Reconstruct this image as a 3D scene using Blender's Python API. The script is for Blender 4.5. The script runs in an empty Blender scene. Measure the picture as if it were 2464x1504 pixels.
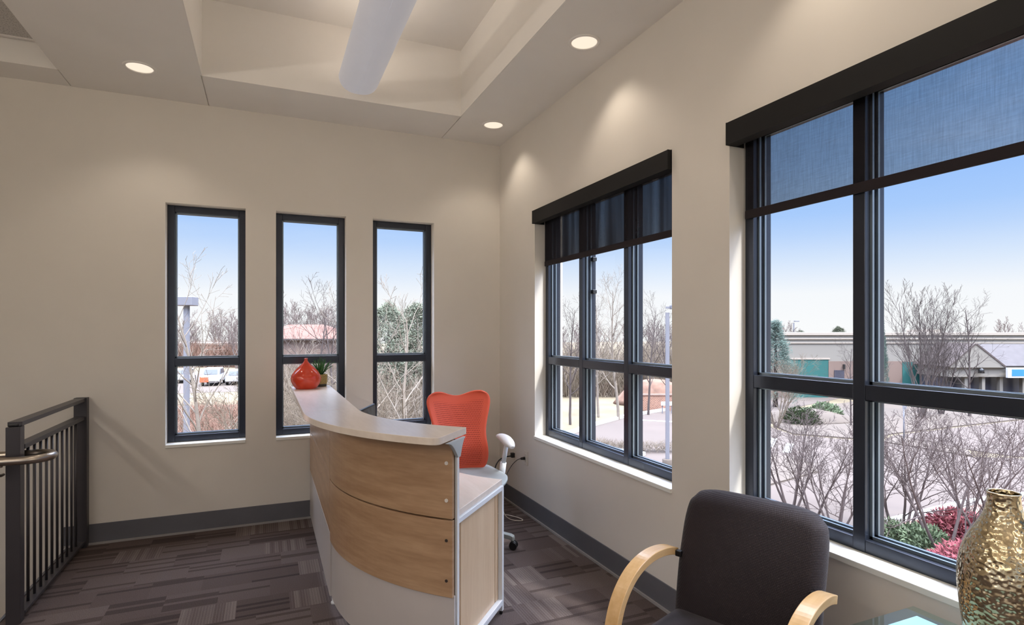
import bpy, bmesh, math, random
from mathutils import Vector, Matrix
S = bpy.context.scene
COL = S.collection
PI = math.pi

# ---------------------------------------------------------------- camera, sky, sun, exposure
W, D, HC = 2.043, 5.02, 3.315           # right wall, back wall, soffit height
EYE = 1.55
YAW = math.radians(23.385)
cam_d = bpy.data.cameras.new('camera')
cam = bpy.data.objects.new('camera', cam_d); COL.objects.link(cam)
cam.location = (0, 0, EYE); cam.rotation_euler = (PI / 2, 0, -YAW)
cam_d.sensor_width = 36; cam_d.lens = 1369 / 2464 * 36; cam_d.shift_y = 46 / 2464
cam_d.clip_start = .05; cam_d.clip_end = 600
S.camera = cam
S.view_settings.view_transform = 'Standard'; S.view_settings.look = 'None'
S.view_settings.gamma = 1; S.view_settings.exposure = 0
S.view_settings.use_curve_mapping = False
S.cycles.max_bounces = 8; S.cycles.diffuse_bounces = 5; S.cycles.glossy_bounces = 4
S.cycles.transparent_max_bounces = 12; S.cycles.transmission_bounces = 4
S.cycles.sample_clamp_indirect = 6; S.cycles.caustics_reflective = False; S.cycles.caustics_refractive = False
S.cycles.use_denoising = True

def lin(r, g=None, b=None):
    if g is None: r, g, b = r
    f = lambda v: (v / 255 / 12.92) if v / 255 <= .04045 else ((v / 255 + .055) / 1.055) ** 2.4
    return (f(r), f(g), f(b), 1)

SUN_E = 4.5
SUN_T = (-.28, .54, -.80)
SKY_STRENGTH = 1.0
wd = bpy.data.worlds.new('sky'); S.world = wd; wd.use_nodes = True
nt = wd.node_tree; N = nt.nodes; L = nt.links
bg = N['Background']
tc = N.new('ShaderNodeTexCoord'); sep = N.new('ShaderNodeSeparateXYZ'); L.new(tc.outputs['Generated'], sep.inputs[0])
rp = N.new('ShaderNodeValToRGB'); cr = rp.color_ramp
cr.elements[0].position = 0; cr.elements[0].color = lin(255, 255, 255)
cr.elements[1].position = 1; cr.elements[1].color = lin(212, 218, 236)
for p, c in ((.06, (250, 252, 255)), (.105, (222, 236, 255)), (.15, (190, 217, 255)), (.18, (172, 207, 255)), (.25, (152, 194, 254)), (.34, (138, 184, 250)), (.50, (196, 208, 236))):
    e = cr.elements.new(p); e.color = lin(*c)
L.new(sep.outputs[2], rp.inputs[0])
mp = N.new('ShaderNodeMapping'); mp.inputs['Scale'].default_value = (1.2, 1.2, 4.5); L.new(tc.outputs['Generated'], mp.inputs[0])
nz = N.new('ShaderNodeTexNoise'); nz.inputs['Scale'].default_value = 2.2; nz.inputs['Detail'].default_value = 5; L.new(mp.outputs[0], nz.inputs[0])
mr = N.new('ShaderNodeMapRange'); mr.inputs[1].default_value = .52; mr.inputs[2].default_value = .80; mr.inputs[4].default_value = .18
L.new(nz.outputs[0], mr.inputs[0])
mx = N.new('ShaderNodeMixRGB'); mx.inputs[2].default_value = lin(250, 252, 255)
L.new(mr.outputs[0], mx.inputs[0]); L.new(rp.outputs[0], mx.inputs[1]); L.new(mx.outputs[0], bg.inputs[0])
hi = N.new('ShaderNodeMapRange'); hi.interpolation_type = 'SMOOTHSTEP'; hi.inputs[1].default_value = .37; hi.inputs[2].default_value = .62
hi.inputs[3].default_value = SKY_STRENGTH; hi.inputs[4].default_value = SKY_STRENGTH * 16.5     # sky above the view boosted to push more daylight into the room
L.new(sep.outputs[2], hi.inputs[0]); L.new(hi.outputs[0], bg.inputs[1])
sd = bpy.data.lights.new('sun', 'SUN'); sd.energy = SUN_E; sd.angle = math.radians(3.5); sd.color = (1, .975, .93)
so = bpy.data.objects.new('sun', sd); COL.objects.link(so); so.location = (8, -12, 20)
so.rotation_euler = Vector(SUN_T).to_track_quat('-Z', 'Y').to_euler()

# ---------------------------------------------------------------- helpers: tags and bearings
RT = Vector((math.cos(YAW), -math.sin(YAW), 0)); FW = Vector((math.sin(YAW), math.cos(YAW), 0))
def site(u, d, z=-4.0):
    """a spot outdoors on bearing u (image column) at depth d"""
    p = RT * ((u - 1232) / 1369 * d) + FW * d
    return Vector((p.x, p.y, z))
def gnd(u, v, z=-4.0):
    d = (EYE - z) * 1369 / (v - 798)
    return site(u, d, z)
def tag(o, label=None, cat=None, group=None, kind=None):
    if label: o['label'] = label
    if cat: o['category'] = cat
    if group: o['group'] = group
    if kind: o['kind'] = kind
    return o
def empty(name, loc=(0, 0, 0), rz=0, label=None, cat=None, group=None, kind=None):
    o = bpy.data.objects.new(name, None); COL.objects.link(o)
    o.location = loc; o.rotation_euler = (0, 0, rz); o.empty_display_size = .1
    return tag(o, label, cat, group, kind)
def copy_tree(o, parent=None):
    c = o.copy(); COL.objects.link(c)
    if parent: c.parent = parent
    for ch in list(o.children): copy_tree(ch, c)
    return c

class MB:
    """collects shapes; build() links them as one mesh object"""
    def __init__(s): s.v = []; s.f = []; s.sm = []
    def add(s, vs, fs, smooth=False):
        n = len(s.v); s.v += [tuple(p) for p in vs]
        for f in fs: s.f.append(tuple(i + n for i in f)); s.sm.append(smooth)
        return s
    def box(s, x0, x1, y0, y1, z0, z1):
        vs = [(x, y, z) for z in (z0, z1) for y in (y0, y1) for x in (x0, x1)]
        return s.add(vs, [(0, 2, 3, 1), (4, 5, 7, 6), (0, 1, 5, 4), (2, 6, 7, 3), (0, 4, 6, 2), (1, 3, 7, 5)])
    def obox(s, M, sx, sy, sz):
        vs = [M @ Vector((x * sx / 2, y * sy / 2, z * sz / 2)) for z in (-1, 1) for y in (-1, 1) for x in (-1, 1)]
        return s.add(vs, [(0, 2, 3, 1), (4, 5, 7, 6), (0, 1, 5, 4), (2, 6, 7, 3), (0, 4, 6, 2), (1, 3, 7, 5)])
    def prism(s, pts, z0, z1):
        n = len(pts); a = sum(pts[i][0] * pts[(i + 1) % n][1] - pts[(i + 1) % n][0] * pts[i][1] for i in range(n))
        if a < 0: pts = pts[::-1]
        vs = [(p[0], p[1], z0) for p in pts] + [(p[0], p[1], z1) for p in pts]
        fs = [tuple(range(n - 1, -1, -1)), tuple(range(n, 2 * n))] + [(i, (i + 1) % n, n + (i + 1) % n, n + i) for i in range(n)]
        return s.add(vs, fs)
    def tube(s, pts, r, n=10, smooth=True, cap=True, flat=1.0):
        pts = [Vector(p) for p in pts]; m = len(pts)
        rs = r if isinstance(r, (list, tuple)) else [r] * m
        t0 = (pts[1] - pts[0]).normalized()
        up = Vector((0, 0, 1)) if abs(t0.z) < .9 else Vector((1, 0, 0))
        nrm = (up - t0 * up.dot(t0)).normalized(); vs = []
        for i in range(m):
            t = (pts[min(i + 1, m - 1)] - pts[max(i - 1, 0)]).normalized()
            nrm = nrm - t * nrm.dot(t)
            nrm = nrm.normalized() if nrm.length > 1e-6 else t.orthogonal().normalized()
            b = t.cross(nrm)
            for k in range(n):
                a = 2 * PI * k / n
                vs.append(pts[i] + (b * math.cos(a) + nrm * math.sin(a) * flat) * rs[i])
        fs = [(i * n + k, i * n + (k + 1) % n, (i + 1) * n + (k + 1) % n, (i + 1) * n + k) for i in range(m - 1) for k in range(n)]
        s.add(vs, fs, smooth)
        if cap: s.add(vs[:n], [tuple(range(n - 1, -1, -1))]); s.add(vs[-n:], [tuple(range(n))])
        return s
    def lathe(s, prof, c=(0, 0, 0), n=32, smooth=True, cap=True):
        c = Vector(c); vs = []
        for r, z in prof:
            for k in range(n):
                a = 2 * PI * k / n; vs.append(c + Vector((r * math.cos(a), r * math.sin(a), z)))
        fs = [(i * n + k, i * n + (k + 1) % n, (i + 1) * n + (k + 1) % n, (i + 1) * n + k) for i in range(len(prof) - 1) for k in range(n)]
        s.add(vs, fs, smooth)
        if cap:
            if prof[0][0] > 1e-5: s.add(vs[:n], [tuple(range(n - 1, -1, -1))])
            if prof[-1][0] > 1e-5: s.add(vs[-n:], [tuple(range(n))])
        return s
    def strip(s, pts, frames, w, t):
        """a rectangular bar w wide along frames[i][0] and t thick along frames[i][1], swept through pts"""
        vs = []
        for p, (a, b) in zip(pts, frames):
            p, a, b = Vector(p), Vector(a), Vector(b)
            vs += [p - a * w / 2 - b * t / 2, p + a * w / 2 - b * t / 2, p + a * w / 2 + b * t / 2, p - a * w / 2 + b * t / 2]
        m = len(pts)
        fs = [(i * 4 + k, i * 4 + (k + 1) % 4, i * 4 + 4 + (k + 1) % 4, i * 4 + 4 + k) for i in range(m - 1) for k in range(4)]
        return s.add(vs, fs + [(3, 2, 1, 0), tuple((m - 1) * 4 + k for k in range(4))])
    def build(s, name, m=None, parent=None, bevel=0, seg=2, loc=None, recalc=True, autosmooth=False):
        me = bpy.data.meshes.new(name); me.from_pydata(s.v, [], s.f); me.update()
        me.polygons.foreach_set('use_smooth', s.sm)
        if recalc:
            bm = bmesh.new(); bm.from_mesh(me)
            bmesh.ops.remove_doubles(bm, verts=bm.verts, dist=1e-5)
            bmesh.ops.recalc_face_normals(bm, faces=bm.faces); bm.to_mesh(me); bm.free()
        o = bpy.data.objects.new(name, me); COL.objects.link(o)
        if m: me.materials.append(m)
        if parent: o.parent = parent
        if loc: o.location = loc
        if bevel:
            b = o.modifiers.new('bevel', 'BEVEL'); b.width = bevel; b.segments = seg; b.limit_method = 'ANGLE'; b.angle_limit = math.radians(50)
        return o
def cushion(name, m, parent, sx, sy, sz, r, fn=None, loc=None, cuts=8):
    """a soft pad: a rounded box whose points fn may bend"""
    bm = bmesh.new(); bmesh.ops.create_cube(bm, size=1)
    for v in bm.verts: v.co = Vector((v.co.x * sx, v.co.y * sy, v.co.z * sz))
    bmesh.ops.bevel(bm, geom=bm.edges[:] + bm.verts[:], offset=r, segments=5, profile=.5, affect='EDGES')
    for ax, size in ((0, sx), (1, sy), (2, sz)):
        if size < 2.2 * r: continue
        for k in range(1, cuts):
            n = Vector((0, 0, 0)); n[ax] = 1; c = Vector((0, 0, 0)); c[ax] = -size / 2 + r + (size - 2 * r) * k / cuts
            bmesh.ops.bisect_plane(bm, geom=bm.verts[:] + bm.edges[:] + bm.faces[:], plane_co=c, plane_no=n)
    for v in bm.verts:
        if fn: v.co = Vector(fn(v.co))
    for f in bm.faces: f.smooth = True
    me = bpy.data.meshes.new(name); bm.to_mesh(me); bm.free(); me.materials.append(m)
    o = bpy.data.objects.new(name, me); COL.objects.link(o); o.parent = parent
    if loc: o.location = loc
    sub = o.modifiers.new('smooth', 'SUBSURF'); sub.levels = 1; sub.render_levels = 1
    return o

# ---------------------------------------------------------------- materials
class G:
    def __init__(s, name):
        s.m = bpy.data.materials.new(name); s.m.use_nodes = True
        s.t = s.m.node_tree; s.p = s.t.nodes['Principled BSDF']; s.out = s.t.nodes['Material Output']
    def n(s, k, **kw):
        x = s.t.nodes.new(k)
        for a, b in kw.items():
            if a.startswith('i_'): x.inputs[int(a[2:]) if a[2:].isdigit() else a[2:].replace('_', ' ')].default_value = b
            else: setattr(x, a, b)
        return x
    def l(s, a, b): s.t.links.new(a, b)
    def math(s, op, a, b=None, c=None):
        x = s.n('ShaderNodeMath', operation=op)
        for i, v in enumerate((a, b, c)):
            if v is None: continue
            if isinstance(v, (int, float)): x.inputs[i].default_value = v
            else: s.l(v, x.inputs[i])
        return x.outputs[0]
    def mix(s, f, a, b, mode='MIX'):
        x = s.n('ShaderNodeMixRGB', blend_type=mode)
        for i, v in enumerate((f, a, b)):
            if isinstance(v, (int, float)): x.inputs[i].default_value = v
            elif isinstance(v, tuple): x.inputs[i].default_value = v
            else: s.l(v, x.inputs[i])
        return x.outputs[0]
    def obj(s): return s.n('ShaderNodeTexCoord').outputs['Object']
    def noise(s, scale, detail=3, vec=None, stretch=None):
        v = vec or s.obj()
        if stretch:
            m_ = s.n('ShaderNodeMapping'); m_.inputs['Scale'].default_value = stretch; s.l(v, m_.inputs[0]); v = m_.outputs[0]
        x = s.n('ShaderNodeTexNoise'); x.inputs['Scale'].default_value = scale; x.inputs['Detail'].default_value = detail; s.l(v, x.inputs[0])
        return x.outputs[0]
    def ramp(s, fac, stops):
        x = s.n('ShaderNodeValToRGB'); e = x.color_ramp.elements
        e[0].position, e[0].color = stops[0]; e[1].position, e[1].color = stops[-1]
        for p, c in stops[1:-1]: k = e.new(p); k.color = c
        s.l(fac, x.inputs[0]); return x.outputs[0]
    def bump(s, h, strength=.2, dist=.01):
        x = s.n('ShaderNodeBump'); x.inputs['Strength'].default_value = strength; x.inputs['Distance'].default_value = dist
        s.l(h, x.inputs['Height']); s.l(x.outputs[0], s.p.inputs['Normal'])
    def base(s, c):
        if isinstance(c, tuple): s.p.inputs['Base Color'].default_value = c
        else: s.l(c, s.p.inputs['Base Color'])
    def set(s, rough=.5, metal=0, spec=.5):
        s.p.inputs['Roughness'].default_value = rough; s.p.inputs['Metallic'].default_value = metal
        s.p.inputs['Specular IOR Level'].default_value = spec; return s
def simple(name, c, rough=.5, metal=0, spec=.5, var=.06, scale=8, bump=0):
    g = G(name); g.set(rough, metal, spec); c = lin(*c)
    k = g.noise(scale)
    lo = tuple(v * (1 - var) for v in c[:3]) + (1,); hi = tuple(min(1, v * (1 + var)) for v in c[:3]) + (1,)
    g.base(g.ramp(k, [(.3, lo), (.7, hi)]))
    if bump: g.bump(g.noise(scale * 12), bump, .004)
    return g.m
M = {}
M['wall'] = simple('beige_wall_paint', (222, 216, 207), .75, 0, .2, .015, 3, .03)
M['ceil'] = simple('ceiling_paint', (238, 234, 228), .8, 0, .2, .015, 3, .02)
M['base'] = simple('grey_rubber_base', (98, 98, 103), .45, 0, .4, .05, 5)
M['toe'] = simple('pale_base_toe', (150, 146, 144), .5, 0, .4, .05, 5)  # toe strip lighter than the base above it
M['sill'] = simple('white_sill', (236, 236, 230), .35, 0, .4, .02, 5)
M['frame'] = simple('dark_bronze_aluminium', (54, 59, 70), .26, .5, .5, .05, 4)
M['bead'] = simple('grey_glazing_bead', (120, 132, 142), .3, .5, .5, .05, 4)
M['valance'] = simple('black_fascia', (11, 10, 11), .7, 0, .4, .05, 4)
M['rail'] = simple('charcoal_paint', (62, 59, 62), .38, .2, .5, .06, 6)
M['steel'] = simple('brushed_steel', (178, 168, 156), .28, 1, .5, .06, 20)
M['white'] = simple('white_metal', (226, 229, 231), .35, 0, .5, .02, 6)
M['silver'] = simple('silver_bracket', (186, 194, 198), .4, .2, .5, .03, 6)
M['black'] = simple('black_plastic', (20, 20, 22), .4, 0, .5, .1, 10)
M['lightgrey'] = simple('light_grey_plastic', (158, 164, 162), .5, 0, .4, .03, 10)
M['paleplastic'] = simple('pale_grey_pad', (214, 212, 210), .5, 0, .4, .03, 10)
M['cord'] = simple('pale_cord', (214, 204, 192), .5, 0, .4, .03, 10)
M['pendant'] = simple('white_pendant_metal', (196, 197, 204), .45, 0, .4, .02, 6)
M['pot'] = simple('gold_speckle_pot', (172, 150, 92), .5, .2, .5, .5, 160, .3)
M['potbase'] = simple('dark_pot_base', (66, 62, 52), .5, 0, .5, .1, 20)
M['leaf'] = simple('succulent_green', (58, 108, 56), .45, 0, .4, .3, 30)
M['soil'] = simple('soil', (58, 44, 36), .9, 0, .2, .3, 80)
M['redceramic'] = simple('glazed_coral_red', (206, 66, 40), .12, 0, .6, .05, 8)
M['outlet'] = simple('ivory_plate', (214, 208, 196), .4, 0, .4, .02, 8)
M['groove'] = simple('joint_shadow_gap', (120, 112, 104), .8, 0, .2, .02, 8)
M['screen'] = simple('dark_screen', (16, 18, 22), .15, 0, .5, .05, 8)
M['whiteplastic'] = simple('screw_cap', (222, 216, 210), .4, 0, .4, .02, 8)
M['darkback'] = simple('dark_gap_backing', (58, 42, 30), .8, 0, .2, .1, 8)
M['bolt'] = simple('dark_bolt', (92, 84, 78), .35, .8, .5, .05, 8)

def emit(name, c, s):
    g = G(name); e = g.n('ShaderNodeEmission'); e.inputs[0].default_value = lin(*c); e.inputs[1].default_value = s
    g.l(e.outputs[0], g.out.inputs[0]); return g.m
M['pendant'].node_tree.nodes['Principled BSDF'].inputs['Emission Color'].default_value = lin(226, 226, 236); M['pendant'].node_tree.nodes['Principled BSDF'].inputs['Emission Strength'].default_value = .22   # faint emission added over the trough to brighten its unlit underside
M['lamp'] = emit('lamp_glow', (255, 236, 214), 1.05)
M['tube'] = emit('fill_tube_glow', (255, 244, 230), 30.0)
M['uplight'] = emit('pendant_tube_glow', (255, 238, 218), 5.5)

M['frosted'] = simple('frosted_pale_panel', (226, 236, 242), .3, 0, .5, .01, 4)
def glass(name, tint=(1, 1, 1, 1), refl=1.0):
    g = G(name); tr = g.n('ShaderNodeBsdfTransparent'); tr.inputs[0].default_value = tint
    gl = g.n('ShaderNodeBsdfGlossy'); gl.inputs['Roughness'].default_value = .02
    fr = g.n('ShaderNodeFresnel'); fr.inputs[0].default_value = 1.35
    ge_ = g.n('ShaderNodeNewGeometry'); fac = g.math('MULTIPLY', g.math('MULTIPLY', fr.outputs[0], refl), g.math('SUBTRACT', 1.0, ge_.outputs['Backfacing']))
    ms = g.n('ShaderNodeMixShader'); g.l(fac, ms.inputs[0])
    g.l(tr.outputs[0], ms.inputs[1]); g.l(gl.outputs[0], ms.inputs[2]); g.l(ms.outputs[0], g.out.inputs[0])
    return g.m
M['glass'] = glass('window_glass', (.985, .992, .995, 1), .5)
M['tableglass'] = glass('green_table_glass', (.84, .93, .92, 1), 1.2)

def wood(name, a, b, axis='X', rough=.35, spec=.4, grain=1.0):
    g = G(name); g.set(rough, 0, spec)
    st = {'H': (1.3, 1.3, 11), 'X': (1.2, 9, 9), 'Y': (9, 1.2, 9), 'Z': (9, 9, 1.2)}[axis]
    n1 = g.noise(1.6 * grain, 6, None, st); n2 = g.noise(7 * grain, 8, None, st)
    k = g.math('ADD', g.math('MULTIPLY', n1, .65), g.math('MULTIPLY', n2, .35))
    g.base(g.ramp(k, [(.34, lin(*a)), (.66, lin(*b))])); return g.m
M['maple'] = wood('maple_laminate', (158, 124, 94), (186, 154, 122), 'H')
M['maple_top_sheen'] = wood('maple_counter_window_sheen', (220, 206, 192), (230, 218, 206), 'Y', .26, .6)  # maple paled so the top carries the window reflection in its colour
M['maple_end_daylit'] = wood('maple_end_panel_daylit', (206, 176, 142), (218, 192, 160), 'Z')  # the same maple, lightened for the daylight falling on the end
M['armwood'] = wood('bent_beech', (206, 164, 108), (232, 196, 146), 'Y', .25, .5, .7)
M['taupe'] = simple('pale_laminate', (196, 189, 186), .35, 0, .4, .02, 6)

# carpet tiles laid in woven looking blocks
g = G('striped_carpet_tile'); g.set(.95, 0, .1)
sx = g.n('ShaderNodeSeparateXYZ'); g.l(g.obj(), sx.inputs[0]); X, Y_ = sx.outputs[0], sx.outputs[1]
def cellrnd(fx, fy, ox, seed):
    cx = g.math('FLOOR', g.math('MULTIPLY', X, fx) if ox is None else g.math('ADD', g.math('MULTIPLY', X, fx), ox)); cy = g.math('FLOOR', g.math('MULTIPLY', Y_, fy))
    cb = g.n('ShaderNodeCombineXYZ'); g.l(cx, cb.inputs[0]); g.l(cy, cb.inputs[1]); cb.inputs[2].default_value = seed
    w = g.n('ShaderNodeTexWhiteNoise', noise_dimensions='3D'); g.l(cb.outputs[0], w.inputs[0]); return w.outputs[0]
rowoff = g.math('MULTIPLY', g.math('FLOOR', g.math('MULTIPLY', Y_, 4.4)), .37)
blk = cellrnd(3.6, 4.4, rowoff, 1.5)                    # blocks
band = cellrnd(3.6, 37, rowoff, 4.5)                    # narrow bands across each block
vband = cellrnd(36, 4.4, rowoff, 9.5)                   # narrow bands along
pick = g.math('GREATER_THAN', blk, .80)                 # a few blocks run the other way
fine = g.math('MULTIPLY', g.math('ADD', g.math('SINE', g.math('MULTIPLY', X, 420)), 1), .5)
dark = g.math('LESS_THAN', band, .30)
a = g.math('ADD', g.math('MULTIPLY', blk, .30), .42)
a = g.math('SUBTRACT', a, g.math('MULTIPLY', dark, .30))
b = g.math('ADD', g.math('ADD', g.math('MULTIPLY', vband, .35), .42), g.math('MULTIPLY', fine, .16))
k = g.n('ShaderNodeMix'); g.l(pick, k.inputs[0]); g.l(a, k.inputs[2]); g.l(b, k.inputs[3])
k = k.outputs[0]
nz1 = g.noise(260, 2); k = g.math('ADD', k, g.math('MULTIPLY', g.math('SUBTRACT', nz1, .5), .9))
g.base(g.ramp(k, [(.0, lin(56, 47, 45)), (.5, lin(90, 79, 76)), (1.0, lin(130, 119, 114))]))
g.bump(nz1, .5, .006); M['carpet'] = g.m

# acoustic ceiling tile
g = G('acoustic_tile'); g.set(.9, 0, .1)
n1 = g.noise(120, 4); g.base(g.ramp(n1, [(.36, lin(160, 156, 152)), (.46, lin(206, 202, 197)), (1, lin(214, 210, 204))])); g.bump(n1, .4, .004); M['tile'] = g.m

# shade cloth: an open weave, its openness closes as it is seen more edge-on
def shade_cloth(name, base_open, streak):
    g = G(name); g.base(lin(34, 32, 37)); g.set(.9, 0, .1)
    tr = g.n('ShaderNodeBsdfTransparent'); tr.inputs[0].default_value = (1, .95, .88, 1)
    n1 = g.noise(26, 4, None, (1, 9, .5)); n2 = g.noise(26, 3, None, (1, .6, 8))
    k = g.math('ADD', g.math('MULTIPLY', n1, .6), g.math('MULTIPLY', n2, .4))
    lw = g.n('ShaderNodeLayerWeight'); lw.inputs[0].default_value = .5
    op = g.math('MULTIPLY', g.math('POWER', g.math('SUBTRACT', 1.0, lw.outputs['Facing']), 2.4), base_open)
    if streak: op = g.math('MULTIPLY', op, g.ramp(g.noise(1, 2, None, (.2, 11, .7)), [(.35, (.25, .25, .25, 1)), (.68, (1.3, 1.3, 1.3, 1))]))
    op = g.math('MULTIPLY', op, g.math('ADD', g.math('MULTIPLY', k, .9), .55))
    ms = g.n('ShaderNodeMixShader'); g.l(op, ms.inputs[0]); g.l(g.p.outputs[0], ms.inputs[1]); g.l(tr.outputs[0], ms.inputs[2])
    g.l(ms.outputs[0], g.out.inputs[0]); return g.m
M['shade'] = shade_cloth('dark_solar_shade_cloth', .76, 0)
M['shade_wavy'] = shade_cloth('rippled_dark_shade_cloth', .27, 1)
M['shadehem'] = simple('shade_hem_bar', (42, 36, 39), .7, 0, .2, .05, 8)

# perforated chair back
g = G('orange_mesh_back'); g.set(.55, 0, .4)
mp_ = g.n('ShaderNodeMapping'); mp_.inputs['Scale'].default_value = (82, 82, 66); g.l(g.obj(), mp_.inputs[0])
sx = g.n('ShaderNodeSeparateXYZ'); g.l(mp_.outputs[0], sx.inputs[0])
row = g.math('FLOOR', sx.outputs[2]); fx = g.math('FRACT', g.math('ADD', sx.outputs[0], g.math('MULTIPLY', row, .5))); fz = g.math('FRACT', sx.outputs[2])
dx = g.math('SUBTRACT', fx, .5); dz = g.math('SUBTRACT', fz, .5)
r2 = g.math('SQRT', g.math('ADD', g.math('MULTIPLY', dx, dx), g.math('MULTIPLY', dz, dz)))
hole = g.n('ShaderNodeMapRange'); hole.inputs[1].default_value = .16; hole.inputs[2].default_value = .40; hole.inputs[3].default_value = 1; hole.inputs[4].default_value = 0; g.l(r2, hole.inputs[0])
uvn = g.n('ShaderNodeUVMap', uv_map='sheet'); su = g.n('ShaderNodeSeparateXYZ'); g.l(uvn.outputs[0], su.inputs[0])
edge = g.math('MINIMUM', g.math('MINIMUM', su.outputs[0], g.math('SUBTRACT', 1, su.outputs[0])), g.math('MULTIPLY', g.math('MINIMUM', g.math('ADD', su.outputs[1], .06), g.math('SUBTRACT', 1, su.outputs[1])), .9))
mk = g.n('ShaderNodeMapRange'); mk.inputs[1].default_value = .085; mk.inputs[2].default_value = .125; g.l(edge, mk.inputs[0])     # plain border, woven middle
hl = g.math('MULTIPLY', hole.outputs[0], mk.outputs[0])
g.base(g.mix(hl, lin(224, 92, 64), lin(160, 52, 34))); g.bump(g.math('SUBTRACT', 1, hl), .4, .004); M['orangemesh'] = g.m
M['orange'] = simple('orange_frame', (222, 88, 62), .5, 0, .4, .04, 8)

# armchair upholstery
g = G('plum_woven_fabric'); g.set(.75, 0, .35)
mp_ = g.n('ShaderNodeMapping'); mp_.inputs['Scale'].default_value = (150, 150, 190); g.l(g.obj(), mp_.inputs[0])
sx = g.n('ShaderNodeSeparateXYZ'); g.l(mp_.outputs[0], sx.inputs[0])
u_ = g.math('ADD', sx.outputs[0], sx.outputs[1]); row = g.math('FLOOR', sx.outputs[2])
fx = g.math('SUBTRACT', g.math('FRACT', g.math('ADD', u_, g.math('MULTIPLY', row, .5))), .5); fz = g.math('SUBTRACT', g.math('FRACT', sx.outputs[2]), .5)
r2 = g.math('SQRT', g.math('ADD', g.math('MULTIPLY', fx, fx), g.math('MULTIPLY', fz, fz)))
h = g.math('SUBTRACT', 1, g.math('MULTIPLY', r2, 1.6))
g.base(g.mix(h, lin(26, 18, 21), lin(48, 38, 43))); g.bump(h, .45, .003)
g.p.inputs['Sheen Weight'].default_value = .1; M['plum'] = g.m

# hammered brass
g = G('hammered_brass'); g.set(.2, 1, .5)
vo = g.n('ShaderNodeTexVoronoi', feature='SMOOTH_F1'); vo.inputs['Scale'].default_value = 95; g.l(g.obj(), vo.inputs[0])
g.base(g.ramp(g.noise(14), [(.3, lin(192, 174, 138)), (.7, lin(218, 202, 170))])); g.bump(vo.outputs[0], .55, .008); M['brass'] = g.m
M['brassrim'] = simple('brass_rim', (216, 196, 160), .2, 1, .5, .05, 8)

# ================================================================= THE ROOM
XL, YR = -4.6, -3.2           # left and rear walls
ZLOW = -3.2                   # stairwell depth
SX0, SX1, SY0 = -3.4, -1.30, 3.80   # stair opening
COFX0, COFX1, COFY0, COFY1, COFZ = -.41, 1.47, -1.2, 4.45, 3.85
TILX, TILY, TILZ = -1.287, 4.73, 3.475
# floor with stair opening
mb = MB()
mb.box(SX1, W + .30, SY0, D + .3, -.3, 0); mb.box(XL - .2, W + .30, YR - .2, SY0, -.3, 0); mb.box(XL - .2, SX0, SY0, D + .3, -.3, 0)
fl = mb.build('floor', M['carpet']); tag(fl, 'brown grey carpet tiles with broken stripes in both directions', 'floor', kind='structure')

# windows: opening rectangles in each wall
ZS, ZT = .665, 2.535
WB = [(-.703, -.150), (.075, .628), (.853, 1.400)]
WR = [(2.515, 4.250), (.358, 2.093)]
TH = .26
def wall_with_holes(lo, hi, z0, z1, holes, place):
    """place(a0, a1, z0, z1) adds a block between two positions along the wall"""
    cur = lo
    for a0, a1, b0, b1 in sorted(holes):
        place(cur, a0, z0, z1); place(a0, a1, z0, b0); place(a0, a1, b1, z1); cur = a1
    place(cur, hi, z0, z1)
mb = MB()
wall_with_holes(XL - .2, W + TH, 0, 4.1, [(a, b, ZS, ZT) for a, b in WB], lambda a0, a1, z0, z1: mb.box(a0, a1, D, D + TH, z0, z1))
mb.box(XL - .2, SX1 + .02, D, D + TH, ZLOW, 0)
o = mb.build('wall_back', M['wall']); tag(o, 'beige wall with three tall narrow windows behind the desk', 'wall', kind='structure')
mb = MB()
wall_with_holes(YR - .2, D, 0, 4.1, [(a, b, ZS, 2.55) for a, b in WR], lambda a0, a1, z0, z1: mb.box(W, W + TH, a0, a1, z0, z1))
o = mb.build('wall_right', M['wall']); tag(o, 'beige wall with two wide shaded windows beside the armchair', 'wall', kind='structure')
WL = [(-2.5, -.9), (-.1, 1.5)]; WRR = [(-3.9, -2.5), (-2.1, -.7), (-.3, 1.1)]
mb = MB(); wall_with_holes(YR - .2, D, 0, 4.1, [(a, b, ZS, 2.55) for a, b in WL], lambda a0, a1, z0, z1: mb.box(XL - .2, XL, a0, a1, z0, z1))
o = mb.build('wall_left', M['wall']); tag(o, 'plain beige wall past the stairwell', 'wall', kind='structure')
mb = MB(); wall_with_holes(XL, W, 0, 4.1, [(a, b, ZS, 2.55) for a, b in WRR], lambda a0, a1, z0, z1: mb.box(a0, a1, YR - .2, YR, z0, z1))
o = mb.build('wall_rear', M['wall']); tag(o, 'plain beige wall facing the window with three narrow panes', 'wall', kind='structure')
# stairwell shaft
mb = MB(); mb.box(SX0 - .1, SX0, SY0 - .1, D, ZLOW, -.3); mb.box(SX0, SX1, SY0 - .1, SY0, ZLOW, -.3); mb.box(SX1, SX1 + .1, SY0 - .1, D, ZLOW, -.3); mb.box(SX0 - .1, SX1 + .1, SY0 - .1, D, ZLOW - .1, ZLOW)
o = mb.build('wall_stairwell', M['wall']); tag(o, 'beige stairwell walls dropping below the railing', 'wall', kind='structure')

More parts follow.
